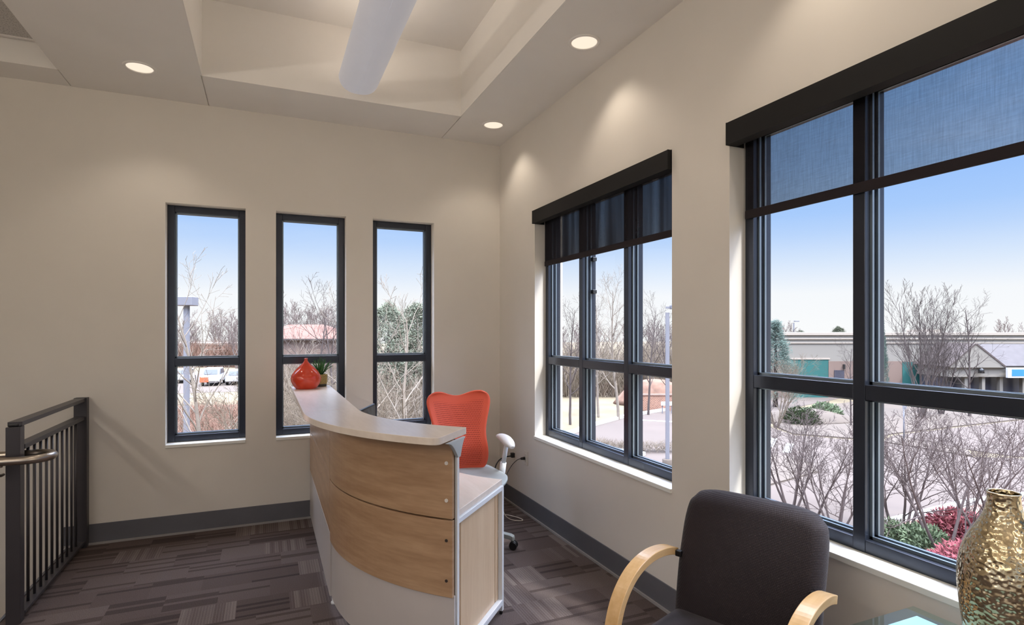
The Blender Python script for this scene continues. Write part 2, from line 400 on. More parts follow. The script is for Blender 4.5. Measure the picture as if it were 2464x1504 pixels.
# ceiling: soffit panels with joints, raised coffer, raised tile field, roof slab
mb = MB(); J = .004
T0, T1 = HC, 4.1
mb.box(COFX1 + J, W, YR, D, T0, T1)                                        # window side soffit
mb.box(COFX0 + J, COFX1 - J, COFY1, D, T0, T1)                             # back soffit
mb.box(COFX1 - J, COFX1 + J, YR, COFY1, T0 + .001, T1)
mb.box(TILX + J, COFX0 - J, YR, D, T0, T1)                                 # left soffit
mb.box(COFX0 - J, COFX0 + J, YR, COFY1, T0 + .001, T1)
mb.box(XL, TILX - J, TILY, D, T0, T1)                                      # behind the tile field
mb.box(TILX - J, TILX + J, YR, TILY, T0 + .001, T1)
mb.box(COFX0, COFX1, YR, COFY0, T0, T1)
mb.box(COFX0, COFX1, COFY0, COFY1, COFZ, T1)                               # coffer top
for x, y0 in ((COFX1, COFY1), (COFX0, COFY1), (TILX, TILY)): mb.box(x - J, x + J, y0, D, T0 + .012, T1)
mb.box(XL - .2, W + TH, YR - .2, D + TH, 4.1, 4.25)
o = mb.build('ceiling', M['ceil']); tag(o, 'off white soffit framing a deep rectangular coffer', 'ceiling', kind='structure')
mb = MB(); mb.box(XL, TILX - .0, YR, TILY, TILZ, TILZ + .03)
o = mb.build('ceiling_tile_field', M['tile']); tag(o, 'speckled acoustic tile ceiling past the soffit at upper left', 'ceiling', kind='structure')
mb = MB()
for k in range(1, 13): mb.box(TILX - .055 - (k - 1) * .61 - .024, TILX - .055 - (k - 1) * .61, YR, TILY, TILZ - .008, TILZ) if k < 6 else None
for k in range(0, 7): mb.box(XL, TILX, TILY - .02 - k * 1.22 - .024, TILY - .02 - k * 1.22, TILZ - .008, TILZ)
o = mb.build('trim_1', M['ceil']); tag(o, 'grid bars of the acoustic tile ceiling', 'ceiling grid', kind='structure')

# baseboards
mb = MB(); mb.box(-1.33, W, D - .008, D, 0, .148)
o = mb.build('baseboard_back', M['base'], bevel=.002); mb = MB(); mb.box(-1.33, W - .016, D - .020, D - .008, 0, .014); mb.build('cove_toe', M['toe'], o); tag(o, 'dark grey rubber base under the narrow windows', 'baseboard', kind='structure')
mb = MB(); mb.box(W - .008, W, YR, D, 0, .148)
o = mb.build('baseboard_right', M['base'], bevel=.002); mb = MB(); mb.box(W - .020, W - .008, YR, D - .020, 0, .014); mb.build('cove_toe', M['toe'], o); tag(o, 'dark grey rubber base under the wide windows', 'baseboard', kind='structure')

# ---- windows
FD = .115      # frame depth
def bars(mb, a0, a1, z0, z1, o0, put):
    pass
def window(name, along, cols, z1, label):
    """cols: frame edges and mullion centres along the wall; the wall is 'x' (back) or 'y' (right)"""
    root = empty(name, (0, 0, 0), 0, label, 'window', kind='structure')
    def B(mb, a0, a1, d0, d1, z0, z1):
        if along == 'x': mb.box(a0, a1, D + d0, D + d1, z0, z1)
        else: mb.box(W + d0, W + d1, a0, a1, z0, z1)
    a0, a1 = cols[0], cols[-1]; fw = .05; d0, d1 = .10, .10 + FD
    f = MB()
    zb, zt = ZS + .022, z1
    B(f, a0, a0 + fw, d0, d1, zb, zt); B(f, a1 - fw, a1, d0, d1, zb, zt)
    for c in cols[1:-1]: B(f, c - fw / 2, c + fw / 2, d0, d1, zb, zt)
    eg = [a0 + fw] + [e for c in cols[1:-1] for e in (c - fw / 2, c + fw / 2)] + [a1 - fw]
    for i in range(0, len(eg), 2):
        for q0, q1 in ((zb, zb + fw), (1.283, 1.342), (zt - fw, zt)): B(f, eg[i] + .0003, eg[i + 1] - .0003, d0 + .001, d1 - .001, q0, q1)
    fo = f.build('frame', M['frame'], root, bevel=.002)
    tag(fo, 'dark bronze frame with one crossbar')
    edges = [a0 + fw] + [e for c in cols[1:-1] for e in (c - fw / 2, c + fw / 2)] + [a1 - fw]
    gz = .152
    for i in range(0, len(edges), 2):
        e0, e1 = edges[i], edges[i + 1]
        for q0, q1 in ((zb + fw, 1.283), (1.342, zt - fw)):
            bd = MB()
            for dd in ((gz - .022, gz - .012), (gz + .012, gz + .022)):
                B(bd, e0, e0 + .010, dd[0], dd[1], q0, q1); B(bd, e1 - .010, e1, dd[0], dd[1], q0, q1)
                B(bd, e0, e1, dd[0], dd[1], q0, q0 + .012); B(bd, e0, e1, dd[0], dd[1], q1 - .008, q1)
            bd.build('glazing_bead', M['bead'], root)
            p = MB(); B(p, e0, e1, gz - .003, gz + .003, q0, q1)
            p.build('pane', M['glass'], root)
    s = MB(); B(s, a0 - .006 if along == 'x' else a0 - .006, a1 + .006, -.012, .10, ZS - .003, ZS + .022) if False else B(s, a0, a1, -.012, d1 + .05, ZS - .002, ZS + .022)
    s.build('sill', M['sill'], root, bevel=.003)
    return root
for i, (a, b) in enumerate(WB):
    window('window_%d' % (i + 1), 'x', [a, b], ZT, ['narrow two pane window nearest the stair railing', 'narrow two pane window behind the red vase', 'narrow two pane window behind the orange chair'][i])
for i, (a, b) in enumerate(WR):
    n = (b - a) / 3
    window('window_%d' % (i + 4), 'y', [a, a + n, a + 2 * n, b], 2.55, ['wide six pane window beside the orange chair', 'wide six pane window behind the armchair and brass vase'][i])

n_ = 6  # windows added out of view to let in fill light
for kind_, spans in (('rear', WRR), ('left', WL)):
    for i, (a, b) in enumerate(spans):
        r = empty('window_%d' % n_, (0, 0, 0), 0, 'unseen fill light window added in the %s wall, %s' % ({'rear': 'rear', 'left': 'stairwell side'}[kind_], ['first from the corner they share', 'second from the corner they share', 'third from the corner they share'][i]), 'window', kind='structure'); n_ += 1
        f = MB(); m_ = (a + b) / 2
        for p0, p1, q0, q1 in ((a, a + .05, ZS, 2.55), (b - .05, b, ZS, 2.55), (m_ - .025, m_ + .025, ZS + .05, 2.5), (a + .05, b - .05, ZS, ZS + .05), (a + .05, b - .05, 2.5, 2.55)):
            f.box(p0, p1, YR - .19, YR - .08, q0, q1) if kind_ == 'rear' else f.box(XL - .19, XL - .08, p0, p1, q0, q1)
        f.build('frame', M['frame'], r); p = MB()
        p.box(a + .05, b - .05, YR - .138, YR - .132, ZS + .05, 2.5) if kind_ == 'rear' else p.box(XL - .138, XL - .132, a + .05, b - .05, ZS + .05, 2.5)
        p.build('pane', M['glass'], r)
for z in (1.845, 2.085):
    mb = MB(); mb.box(W + .166, W + .20, 3.606, 3.647, z - .014, z + .014); mb.build('latch', M['black'], bpy.data.objects['window_4'], bevel=.003)
# ---- roller shades
def roller_shade(a, b, label, wavy):
    root = empty('roller_shade', (W, (a + b) / 2, 2.44), 0, label, 'window shade', 'dark roller shades over the wide windows')
    ox, oy, oz = -W, -(a + b) / 2, -2.44
    v = MB()
    v.box(W - .026 + ox, W - .020 + ox, a + .004 + oy, b - .004 + oy, 2.440 + oz, 2.546 + oz)
    v.box(W - .020 + ox, W + .035 + ox, a + .004 + oy, b - .004 + oy, 2.440 + oz, 2.446 + oz)
    v.box(W - .020 + ox, W + .095 + ox, a + .004 + oy, b - .004 + oy, 2.540 + oz, 2.546 + oz)
    v.build('valance', M['valance'], root)
    for y in (a + .003, b - .007): e = MB(); e.box(W - .027 + ox, W + .085 + ox, y + oy, y + .004 + oy, 2.440 + oz, 2.547 + oz); e.build('end_cap', M['valance'], root)
    r = MB(); r.tube([(W + .062 + ox, a + .012 + oy, 2.492 + oz), (W + .062 + ox, b - .012 + oy, 2.492 + oz)], .026, 20); r.build('roller', M['shadehem'], root)
    n = 120; vs = []; fs = []
    for j, z in enumerate((2.118, 2.22, 2.32, 2.40, 2.492)):
        for i in range(n + 1):
            y = a + .014 + (b - a - .028) * i / n
            wv = wavy * (.5 * math.sin(y * 31) + .5 * math.sin(y * 19 + 1)) * (1 - .12 * j)
            vs.append((W + .088 + ox + wv * .003, y + oy, z + oz))
    for j in range(4):
        for i in range(n): q = j * (n + 1) + i; fs.append((q, q + 1, q + n + 2, q + n + 1))
    c = MB(); c.add(vs, fs, True); c.build('shade_cloth', M['shade_wavy' if wavy == 1 else 'shade'], root, recalc=False)
    h = MB(); h.box(W + .082 + ox, W + .094 + ox, a + .014 + oy, b - .014 + oy, 2.092 + oz, 2.134 + oz); h.build('hem_bar', M['shadehem'], root, bevel=.004)
roller_shade(*WR[0], 'dark roller shade half lowered over the wide window beside the orange chair', 1)
roller_shade(*WR[1], 'dark see through roller shade over the wide window behind the armchair', .2)

# window latch dots on the middle vent sash
# ---------------------------------------------------------------- lamps
def downlight(x, y, label, first=[None]):
    if first[0] is None:
        r = empty('recessed_downlight', (x, y, HC), 0, label, 'ceiling light', 'recessed downlights in the soffit')
        t = MB(); t.lathe([(.078, -.003), (.080, -.006), (.090, -.007), (.097, -.004), (.098, 0)], n=40, cap=False); t.lathe([(.078, -.003), (.0781, -.0005)], n=40, cap=False)
        t.build('trim_ring', M['ceil'], r)
        l = MB(); l.lathe([(.078, -.0012), (.05, -.0009), (.0, -.0008)], n=40, cap=False); l.build('lamp_lens', M['lamp'], r)
        first[0] = r
    else:
        r = copy_tree(first[0]); r.location = (x, y, HC); r['label'] = label
    ld = bpy.data.lights.new('downlight_beam', 'SPOT'); ld.energy = 11; ld.color = (1, .88, .74); ld.spot_size = math.radians(112); ld.spot_blend = .55; ld.shadow_soft_size = .06
    lo = bpy.data.objects.new('downlight_beam', ld); COL.objects.link(lo); lo.location = (x, y, HC - .02)
    return r
downlight(1.782, 4.52, 'small glowing recessed downlight nearest the room corner')
downlight(1.782, 3.01, 'glowing recessed downlight above the wide window beside the orange chair')
downlight(-.774, 4.475, 'glowing recessed downlight above the leftmost narrow window')
for y in (1.50, 0, -1.5): downlight(1.782, y, 'added unseen recessed downlight of the window side row, %s' % {1.5: 'third from the room corner', 0: 'fourth from the room corner', -1.5: 'fifth from the room corner'}[y])  # both rows continued out of view with downlights added for more light
for y in (2.965, 1.455, -.05, -1.56): downlight(-.774, y, 'added unseen recessed downlight of the stair side row, %s' % {2.965: 'second from the back wall', 1.455: 'third from the back wall', -.05: 'fourth from the back wall', -1.56: 'fifth from the back wall'}[y])

# linear pendant
PX, PY0, PY1, PZ = .622, -.9, 4.28, 3.40
pr = empty('pendant_light', (PX, PY1, PZ), 0, 'long white half round pendant light hanging in the coffer', 'pendant light')
mb = MB(); n = 28; prof = []
for k in range(n + 1):
    a = PI + PI * k / n
    prof.append((math.copysign(abs(math.cos(a)) ** .8, math.cos(a)) * .142, math.sin(a) * .115))
secs = []
ys = [(0, .93), (-.012, .985), (-.03, 1)] + [(-(PY1 - PY0) * q / 8, 1) for q in range(1, 9)]
for dy, s_ in ys: secs += [(x * s_, dy, z * s_) for x, z in prof]
m_ = n + 1
fs = [(i * m_ + k, i * m_ + k + 1, (i + 1) * m_ + k + 1, (i + 1) * m_ + k) for i in range(len(ys) - 1) for k in range(n)]
mb.add(secs, fs, True); mb.add(secs[:m_], [tuple(range(m_))]); mb.add(secs[-m_:], [tuple(range(m_))])
mb.build('housing', M['pendant'], pr)
mb = MB(); mb.box(-.05, .05, -(PY1 - PY0) + .1, -.1, -.012, -.004); mb.build('lamp_tube', M['uplight'], pr)
mb = MB(); mb.box(-.012, .012, -(PY1 - PY0) + .03, -.04, -.1165, -.113); mb.build('seam_line', M['pendant'], pr)
for dx, dy in ((-.134, -.98), (.134, -.98), (-.134, -3.9), (.134, -3.9)):
    mb = MB(); mb.tube([(dx, dy, -.03), (dx, dy, COFZ - PZ)], .0022, 6); mb.build('suspension_cable', M['bolt'], pr)

# fill light tubes added behind the viewer to brighten soffits and walls
def fill_tube_light(x, y0, y1, z, zc, label):
    r = empty('unseen_fill_tube', (x, (y0 + y1) / 2, z), 0, label, 'pendant light', 'fill light tubes added over the open side of the room')
    h = (y1 - y0) / 2
    mb = MB(); mb.tube([(0, -h, 0), (0, h, 0)], .045, 16); mb.build('diffuser', M['tube'], r)
    for q in (-1, 1):
        mb = MB(); mb.tube([(0, q * h, 0), (0, q * (h + .04), 0)], .047, 16); mb.build('end_cap', M['white'], r)
        mb = MB(); mb.tube([(0, q * (h - .2), .04), (0, q * (h - .2), zc - z)], .0025, 6); mb.build('suspension_cable', M['bolt'], r)
fill_tube_light(-2.7, -2.4, 2.4, 2.62, TILZ, 'long unseen fill light tube added under the acoustic tile ceiling')
fill_tube_light(1.60, -2.9, -1.3, 2.62, HC, 'short unseen fill light tube added under the soffit by the rear wall')

# ================================================================= RAILING
rl = empty('guard_railing', (-1.23, 3.83, 0), 0, 'dark grey metal railing with thin balusters at the stairwell', 'railing')
ox, oy = 1.23, -3.83
def rb(name, m=M['rail'], bev=.002, **k):
    b = MB(); b.box(*[v + (ox if i < 2 else oy if i < 4 else 0) for i, v in enumerate(k['b'])]); return b.build(name, m, rl, bevel=bev)
rb('post', b=(-1.257, -1.195, 3.80, 3.86, 0, 1.045)); rb('post_cap', M['black'], .006, b=(-1.250, -1.203, 3.806, 3.86, 1.045, 1.064))
rb('post', b=(-1.257, -1.180, 4.955, 5.015, 0, 1.075))
rb('top_rail', b=(-1.252, -1.190, 3.81, 4.99, 1.048, 1.072)); rb('middle_rail', b=(-1.250, -1.192, 3.86, 4.96, .918, .944)); rb('bottom_rail', b=(-1.256, -1.192, 3.86, 4.96, .028, .046))
bal = None
for k in range(11):
    y = 3.896 + .0968 * k
    if bal is None: b_ = MB(); b_.tube([(-1.221 + ox, y + oy, .046), (-1.221 + ox, y + oy, .918)], .0075, 10); bal = b_.build('baluster', M['rail'], rl)
    else: c = bal.copy(); COL.objects.link(c); c.parent = rl; c.location.y = .0968 * k
# the landing edge trim under it
mb = MB(); mb.box(-1.312, -1.298, 3.80, D, -.3, .006)
o = mb.build('trim_2', M['base']); tag(o, 'dark trim on the landing edge below the railing', 'floor trim', kind='structure')
# stair handrail wrapping around the near post
hr = empty('handrail', (-1.23, 3.83, .88), 0, 'brushed steel tube handrail bent around the near railing post', 'handrail')
pts = [(-1.6, -.105, 0), (-.9, -.105, 0), (-.2, -.105, 0), (.05, -.105, 0)]
for k in range(1, 12): a = -PI / 2 + PI * k / 12; pts.append((.05 + .095 * math.cos(a), .095 * math.sin(a) - .010, 0))
pts += [(.05, .085, 0), (-.2, .085, 0), (-.9, .085, 0), (-1.6, .085, 0)]
mb = MB(); mb.tube([(x + (.022 if x > -.1 else 0), y, z) for x, y, z in pts], .022, 16); mb.build('rail_tube', M['steel'], hr)
mb = MB(); mb.tube([(-.035, -.105, -.018), (-.035, -.105, -.045), (-.035, -.09, -.072), (-.035, -.058, -.080), (-.035, -.032, -.080)], .008, 10); mb.lathe([(.022, -.006), (.022, .006)], (-.035, -.105, -.022), 14)
mb.build('bracket', M['steel'], hr)

# ================================================================= RECEPTION DESK
dk = empty('reception_desk', (.335, 3.40, 0), 0, 'curved maple reception desk with raised counter and white metal frame', 'reception desk')
CX, CY = 1.65 - .335, 0.0
AE = math.radians(47.5)
def pol(R, a): return (CX - R * math.cos(a), CY - R * math.sin(a))
def arc(R0, R1, a0, a1, n=28):
    return [pol(R0, a0 + (a1 - a0) * k / n) for k in range(n + 1)] + [pol(R1, a1 - (a1 - a0) * k / n) for k in range(n + 1)]
CT = 1.10
# counter: curved part with rounded outer corner
out = [pol(1.46, AE * k / 30) for k in range(30)]
cn = []
c0, c1 = pol(1.46, AE), pol(1.43, AE)
tang = (pol(1.46, AE)[0] - pol(1.46, AE - .03)[0], pol(1.46, AE)[1] - pol(1.46, AE - .03)[1]); tl = math.hypot(*tang); tang = (tang[0] / tl, tang[1] / tl)
rad = ((CX - c0[0]) / 1.46, (CY - c0[1]) / 1.46)
rr = .035
cc = (c0[0] - tang[0] * rr + rad[0] * rr, c0[1] - tang[1] * rr + rad[1] * rr)
for k in range(7):
    a = PI / 2 * k / 6
    cn.append((cc[0] - rad[0] * rr * math.cos(a) + tang[0] * rr * math.sin(a), cc[1] - rad[1] * rr * math.cos(a) + tang[1] * rr * math.sin(a)))
out = [p for p in out if (p[0] - c0[0]) ** 2 + (p[1] - c0[1]) ** 2 > (rr * 1.05) ** 2]
inn = [pol(1.16, AE * (1 - k / 30)) for k in range(31)]
mb = MB(); mb.prism(out + cn + inn, CT - .032, CT); mb.build('counter_top', M['maple_top_sheen'], dk, bevel=.002)
mb = MB(); mb.box(CX - 1.46, CX - 1.16, .003, 1.600, CT - .032, CT); mb.build('counter_top', M['maple_top_sheen'], dk, bevel=.002)
RP = 1.315
def panel(name, R0, R1, z0, z1, a0, a1, m): b = MB(); b.prism(arc(R0, R1, a0, a1), z0, z1); return b.build(name, m, dk, bevel=.0015)
panel('front_panel', RP, RP - .022, .713, CT - .034, .005, AE, M['maple'])
panel('front_panel', RP, RP - .022, .362, .705, .005, AE, M['maple'])
tag(panel('kick_panel', RP - .010, RP - .024, .035, .366, .006, AE + .004, M['taupe']), 'pale grey lower panel')
panel('backing_panel', RP - .026, RP - .036, .035, CT - .034, .0, AE, M['darkback'])
xs = CX - RP
for z0, z1, m_, nm in ((.738, CT - .034, 'maple', 'side_panel'), (.402, .731, 'maple', 'side_panel'), (.035, .396, 'taupe', 'kick_panel')):
    mb = MB(); mb.box(xs, xs + .022, .004, 1.600, z0, z1); mb.build(nm, M[m_], dk, bevel=.0015)
mb = MB(); mb.box(xs + .024, xs + .034, 0, 1.600, .035, CT - .034); mb.build('backing_panel', M['darkback'], dk)
# foot glides
for p in ((xs + .02, -.02), (xs + .03, 1.56), pol(RP - .03, AE * .6)):
    mb = MB(); mb.lathe([(.016, 0), (.016, .012), (.010, .014), (.010, .04)], (p[0], p[1], 0), 14); mb.build('foot', M['white'], dk)
# work surface
WZ = .735
o_ = [pol(RP - .036, AE * k / 24) for k in range(25)]; i_ = [pol(.672, AE * (1 - k / 24)) for k in range(25)]
mb = MB(); mb.prism([(xs + .04, 1.600)] + o_ + i_ + [(CX - .672, 1.600)], WZ - .03, WZ); mb.build('work_surface', M['maple_top_sheen'], dk, bevel=.002)
# end frame in the radial plane at AE
ea = AE
er = Vector((-math.cos(ea), -math.sin(ea), 0)); et = Vector((math.sin(ea), -math.cos(ea), 0))   # outward, and past the end
def endbox(name, R0, R1, t0, t1, z0, z1, m, bev=.002):
    c = Vector((CX, CY, 0)) + er * (R0 + R1) / 2 + et * (t0 + t1) / 2; c.z = (z0 + z1) / 2
    Mx = Matrix.Translation(c) @ Matrix(((er.x, et.x, 0, 0), (er.y, et.y, 0, 0), (0, 0, 1, 0), (0, 0, 0, 1)))
    b = MB(); b.obox(Mx, abs(R1 - R0), abs(t1 - t0), z1 - z0); return b.build(name, m, dk, bevel=bev)
tag(endbox('post', RP - .050, RP - .028, -.012, .012, .02, 1.0, M['white']), 'white metal post')
tag(endbox('post', .676, .700, -.012, .012, .02, WZ - .032, M['white']), 'white metal post')
endbox('foot', .680, .696, -.008, .008, 0, .02, M['black']); endbox('foot', RP - .047, RP - .031, -.008, .008, 0, .02, M['black'])
endbox('top_rail', .700, RP - .050, -.010, .010, WZ - .056, WZ - .032, M['white']); endbox('bottom_rail', .700, RP - .050, -.014, .014, .055, .085, M['white'])
endbox('end_panel', .752, RP - .118, -.030, -.012, .085, WZ - .057, M['maple_end_daylit']); endbox('end_panel', .700, .744, -.030, -.012, .085, WZ - .057, M['maple_end_daylit'])
endbox('end_panel', RP - .114, RP - .090, -.024, -.012, .085, WZ - .057, M['maple'])
endbox('shaded_gap_strip', RP - .089, RP - .050, -.024, -.018, .085, WZ - .057, M['darkback'], 0)  # dark strip stands in for the shade in the gap by the post
# flared bracket carrying the counter
zt_, zb_ = CT - .034, .985
pr_ = []
for k in range(9):
    t = k / 8; pr_.append((RP + .084 - .110 * (t ** .55) , zt_ - (zt_ - zb_) * t))
rgt = []
for k in range(9):
    t = 1 - k / 8; rgt.append((RP - .108 + .056 * (t ** .55), zt_ - (zt_ - zb_) * t))
poly = pr_ + rgt
vs = []
for t in (.002, .018):
    for R, z in poly: p = Vector((CX, CY, 0)) + er * R + et * t; vs.append((p.x, p.y, z))
n = len(poly); mb = MB(); mb.add(vs, [tuple(range(n)), tuple(range(2 * n - 1, n - 1, -1))] + [(i, (i + 1) % n, n + (i + 1) % n, n + i) for i in range(n)])
tag(mb.build('counter_bracket', M['silver'], dk, bevel=.002), 'flared silver bracket')
for z, m_ in ((.962, 'whiteplastic'), (.795, 'whiteplastic'), (.616, 'bolt'), (.436, 'bolt')):
    p = Vector((CX, CY, 0)) + Vector((-math.cos(AE - .022), -math.sin(AE - .022), 0)) * RP
    d_ = Vector((-math.cos(AE - .022), -math.sin(AE - .022), 0))
    mb = MB(); mb.tube([(p.x - d_.x * .002, p.y - d_.y * .002, z), (p.x + d_.x * .003, p.y + d_.y * .003, z)], .0085 if m_ == 'whiteplastic' else .007, 14)
    mb.build('screw_cap', M[m_], dk)

# things on the desk
rv = MB(); rv.lathe([(.072, 0), (.078, .004), (.098, .028), (.112, .060), (.114, .085), (.106, .112), (.086, .142), (.060, .168), (.036, .190), (.020, .208), (.0125, .222), (.0115, .232), (.0135, .238), (.009, .240), (.007, .232)], n=48)
rv = rv.build('vase', M['redceramic'], None, loc=(.290, 4.775, CT)); tag(rv, 'glossy coral red teardrop vase standing on the desk counter', 'vase')
pp_ = empty('potted_succulent', (.412, 4.925, CT), 0, 'small spiky green succulent in a gold speckled pot on the counter', 'potted plant')
mb = MB(); mb.lathe([(.050, .022), (.053, .05), (.055, .095), (.055, .100), (.050, .100), (.048, .085)], n=32, cap=False); mb.build('pot', M['pot'], pp_)
mb = MB(); mb.lathe([(.043, 0), (.049, .004), (.050, .022)], n=32); mb.build('pot_base', M['potbase'], pp_)
mb = MB(); mb.lathe([(.049, .082), (.0, .088)], n=24, cap=False); mb.build('soil', M['soil'], pp_)
rng = random.Random(5); lv = MB()
for k in range(60):
    a = rng.uniform(0, 2 * PI); tilt = rng.uniform(.05, .95); ln = rng.uniform(.10, .165); w = rng.uniform(.006, .009)
    d0 = Vector((math.cos(a), math.sin(a), 0)); sd_ = Vector((-math.sin(a), math.cos(a), 0)); q = []
    for j in range(5):
        t = j / 4; th = tilt * (.55 + .45 * t)
        c = d0 * (.012 + ln * t * math.sin(th) * .80) + Vector((0, 0, .085 + ln * t * math.cos(th))); ww = w * (1.1 - t) if j < 4 else .0004
        q += [c - sd_ * ww, c + Vector((0, 0, -.003)), c + sd_ * ww, c + Vector((0, 0, .002)) + d0 * -.002]
    lv.add(q, [(j * 4 + e, j * 4 + (e + 1) % 4, j * 4 + 4 + (e + 1) % 4, j * 4 + 4 + e) for j in range(4) for e in range(4)], True)
tag(lv.build('leaves', M['leaf'], pp_), 'spiky green leaves')
mo = empty('computer_monitor', (.66, 4.16, WZ), math.radians(65), 'black computer monitor just showing past the desk counter edge', 'monitor')
mb = MB(); mb.box(-.21, .21, -.012, .014, .05, .275); mb.build('screen_housing', M['black'], mo, bevel=.012, seg=3)
mb = MB(); mb.box(-.2, .2, -.0135, -.012, .06, .265); mb.build('screen', M['screen'], mo)
mb = MB(); mb.box(-.03, .03, .014, .03, .01, .2); mb.box(-.1, .1, -.06, .08, 0, .012); mb.build('stand', M['black'], mo, bevel=.003)

# ================================================================= ORANGE TASK CHAIR
ch = empty('task_chair', (1.342, 3.93, 0), 0, 'orange perforated back task chair with pale grey seat behind the desk', 'office chair')
def curve(P_, v):
    """smooth curve through the (position, value) pairs"""
    for k in range(len(P_) - 1):
        if v <= P_[k + 1][0] or k == len(P_) - 2:
            a, b = P_[k], P_[k + 1]; p, q = P_[max(0, k - 1)], P_[min(len(P_) - 1, k + 2)]
            h = b[0] - a[0]; t = (v - a[0]) / h
            m0 = (b[1] - p[1]) / (b[0] - p[0]) * h; m1 = (q[1] - a[1]) / (q[0] - a[0]) * h
            return (2 * t ** 3 - 3 * t * t + 1) * a[1] + (t ** 3 - 2 * t * t + t) * m0 + (3 * t * t - 2 * t ** 3) * b[1] + (t ** 3 - t * t) * m1
BW = [(0, .150), (.015, .172), (.045, .195), (.10, .209), (.18, .212), (.28, .207), (.40, .200), (.52, .203), (.66, .221), (.78, .240), (.86, .249), (.915, .247), (.955, .234), (.98, .214), (1, .178)]
def bpoint(u, v, z0=.500, z1=1.078):
    x = u * curve(BW, v)
    top = z1 - .017 * math.cos(PI * min(1, abs(u) / .85)); bot = z0
    z = bot + (top - bot) * v
    y = .20 + .07 * (v - .2) ** 2 - .035 * math.exp(-((v - .28) / .2) ** 2) - .055 * u * u
    return (x, y, z)
nu, nv = 28, 60
vv = [.5 - .5 * math.cos(PI * j / nv) for j in range(nv + 1)]; vv = [.55 * a + .45 * j / nv for j, a in enumerate(vv)]
vs = [bpoint(-1 + 2 * i / nu, vv[j]) for j in range(nv + 1) for i in range(nu + 1)]
fs = [(j * (nu + 1) + i, j * (nu + 1) + i + 1, (j + 1) * (nu + 1) + i + 1, (j + 1) * (nu + 1) + i) for j in range(nv) for i in range(nu)]
mb = MB(); mb.add(vs, fs, True)
o = mb.build('backrest', M['orangemesh'], ch, recalc=False)
uv = o.data.uv_layers.new(name='sheet')
for lp in o.data.loops: q = lp.vertex_index; uv.data[lp.index].uv = ((q % (nu + 1)) / nu, vv[q // (nu + 1)])
sm = o.modifiers.new('thick', 'SOLIDIFY'); sm.thickness = .012; sm.offset = 0
# spine behind
mb = MB(); mb.tube([(0, .26, .34), (0, .275, .55), (0, .262, .70), (0, .272, .86)], [.028, .022, .02, .014], 12); mb.build('back_support', M['lightgrey'], ch)
SW = [(0, .170), (.03, .200), (.10, .226), (.30, .248), (.52, .262), (.70, .260), (.82, .245), (.91, .215), (.965, .175), (1, .120)]
def spoint(u, v):
    x = u * curve(SW, v); y = .20 - v * .465
    z = .505 + .020 * abs(u) ** 3 * (1 - v * .6) - .012 * math.sin(PI * v) - .055 * max(0, (v - .72) / .28) ** 2 - .012 * max(0, v - .5) * abs(u)
    return (x, y, z)
nu, nv = 20, 44
vs = [spoint(-1 + 2 * i / nu, j / nv) for j in range(nv + 1) for i in range(nu + 1)]
fs = [(j * (nu + 1) + i, j * (nu + 1) + i + 1, (j + 1) * (nu + 1) + i + 1, (j + 1) * (nu + 1) + i) for j in range(nv) for i in range(nu)]
mb = MB(); mb.add(vs, fs, True); o = mb.build('seat', M['lightgrey'], ch); sm = o.modifiers.new('thick', 'SOLIDIFY'); sm.thickness = .016; sm.offset = 0
sm = o.modifiers.new('round', 'BEVEL'); sm.width = .006; sm.segments = 3; sm.angle_limit = 1
mb = MB(); mb.box(-.10, .10, -.10, .14, .36, .44); mb.box(-.255, .255, .0, .05, .40, .425); mb.build('mechanism', M['silver'], ch, bevel=.012, seg=3)
for s in (-1, 1):
    mb = MB(); mb.tube([(s * .20, .03, .41), (s * .272, .035, .42), (s * .285, .03, .455), (s * .288, .020, .51), (s * .291, .008, .57)], [.020, .022, .023, .023, .023], 14)
    mb.tube([(s * .291, .008, .565), (s * .297, -.040, .725)], [.0175, .0165], 14); mb.build('arm_support', M['white'], ch)
    pad = MB(); ps = []; rs = []
    for k in range(15):
        t = k / 14; ps.append((s * (.286 + .012 * t), .105 - .25 * t, .738 + .022 * math.sin(PI * (.25 + t * .75)) - .030 * t * t)); rs.append(.006 + .050 * (math.sin(PI * (t * .93 + .05)) ** .55) * (.62 + .38 * t))
    pad.tube(ps, rs, 18, flat=.62); pad.build('arm_pad', M['paleplastic'], ch)
mb = MB(); mb.lathe([(.035, .06), (.035, .14), (.025, .145), (.025, .30), (.016, .305), (.016, .38)], n=20); mb.build('gas_column', M['black'], ch)
mb = MB(); mb.lathe([(.0, .14), (.05, .138), (.055, .10), (.04, .075), (0, .075)], n=20)
angs = [math.radians(-38 + 72 * k) for k in range(5)]
for a in angs:
    d_ = Vector((math.cos(a), math.sin(a), 0)); s_ = Vector((-d_.y, d_.x, 0))
    pts = [d_ * .03 + Vector((0, 0, .115)), d_ * .20 + Vector((0, 0, .108)), d_ * .33 + Vector((0, 0, .088)), d_ * .352 + Vector((0, 0, .078))]
    up = Vector((0, 0, 1))
    mb.strip(pts, [(s_, up)] * 4, .046, .032); mb.strip([d_ * .345 + Vector((0, 0, .09)), d_ * .345 + Vector((0, 0, .052))], [(s_, d_)] * 2, .024, .024)
mb.build('star_base', M['lightgrey'], ch, bevel=.004)
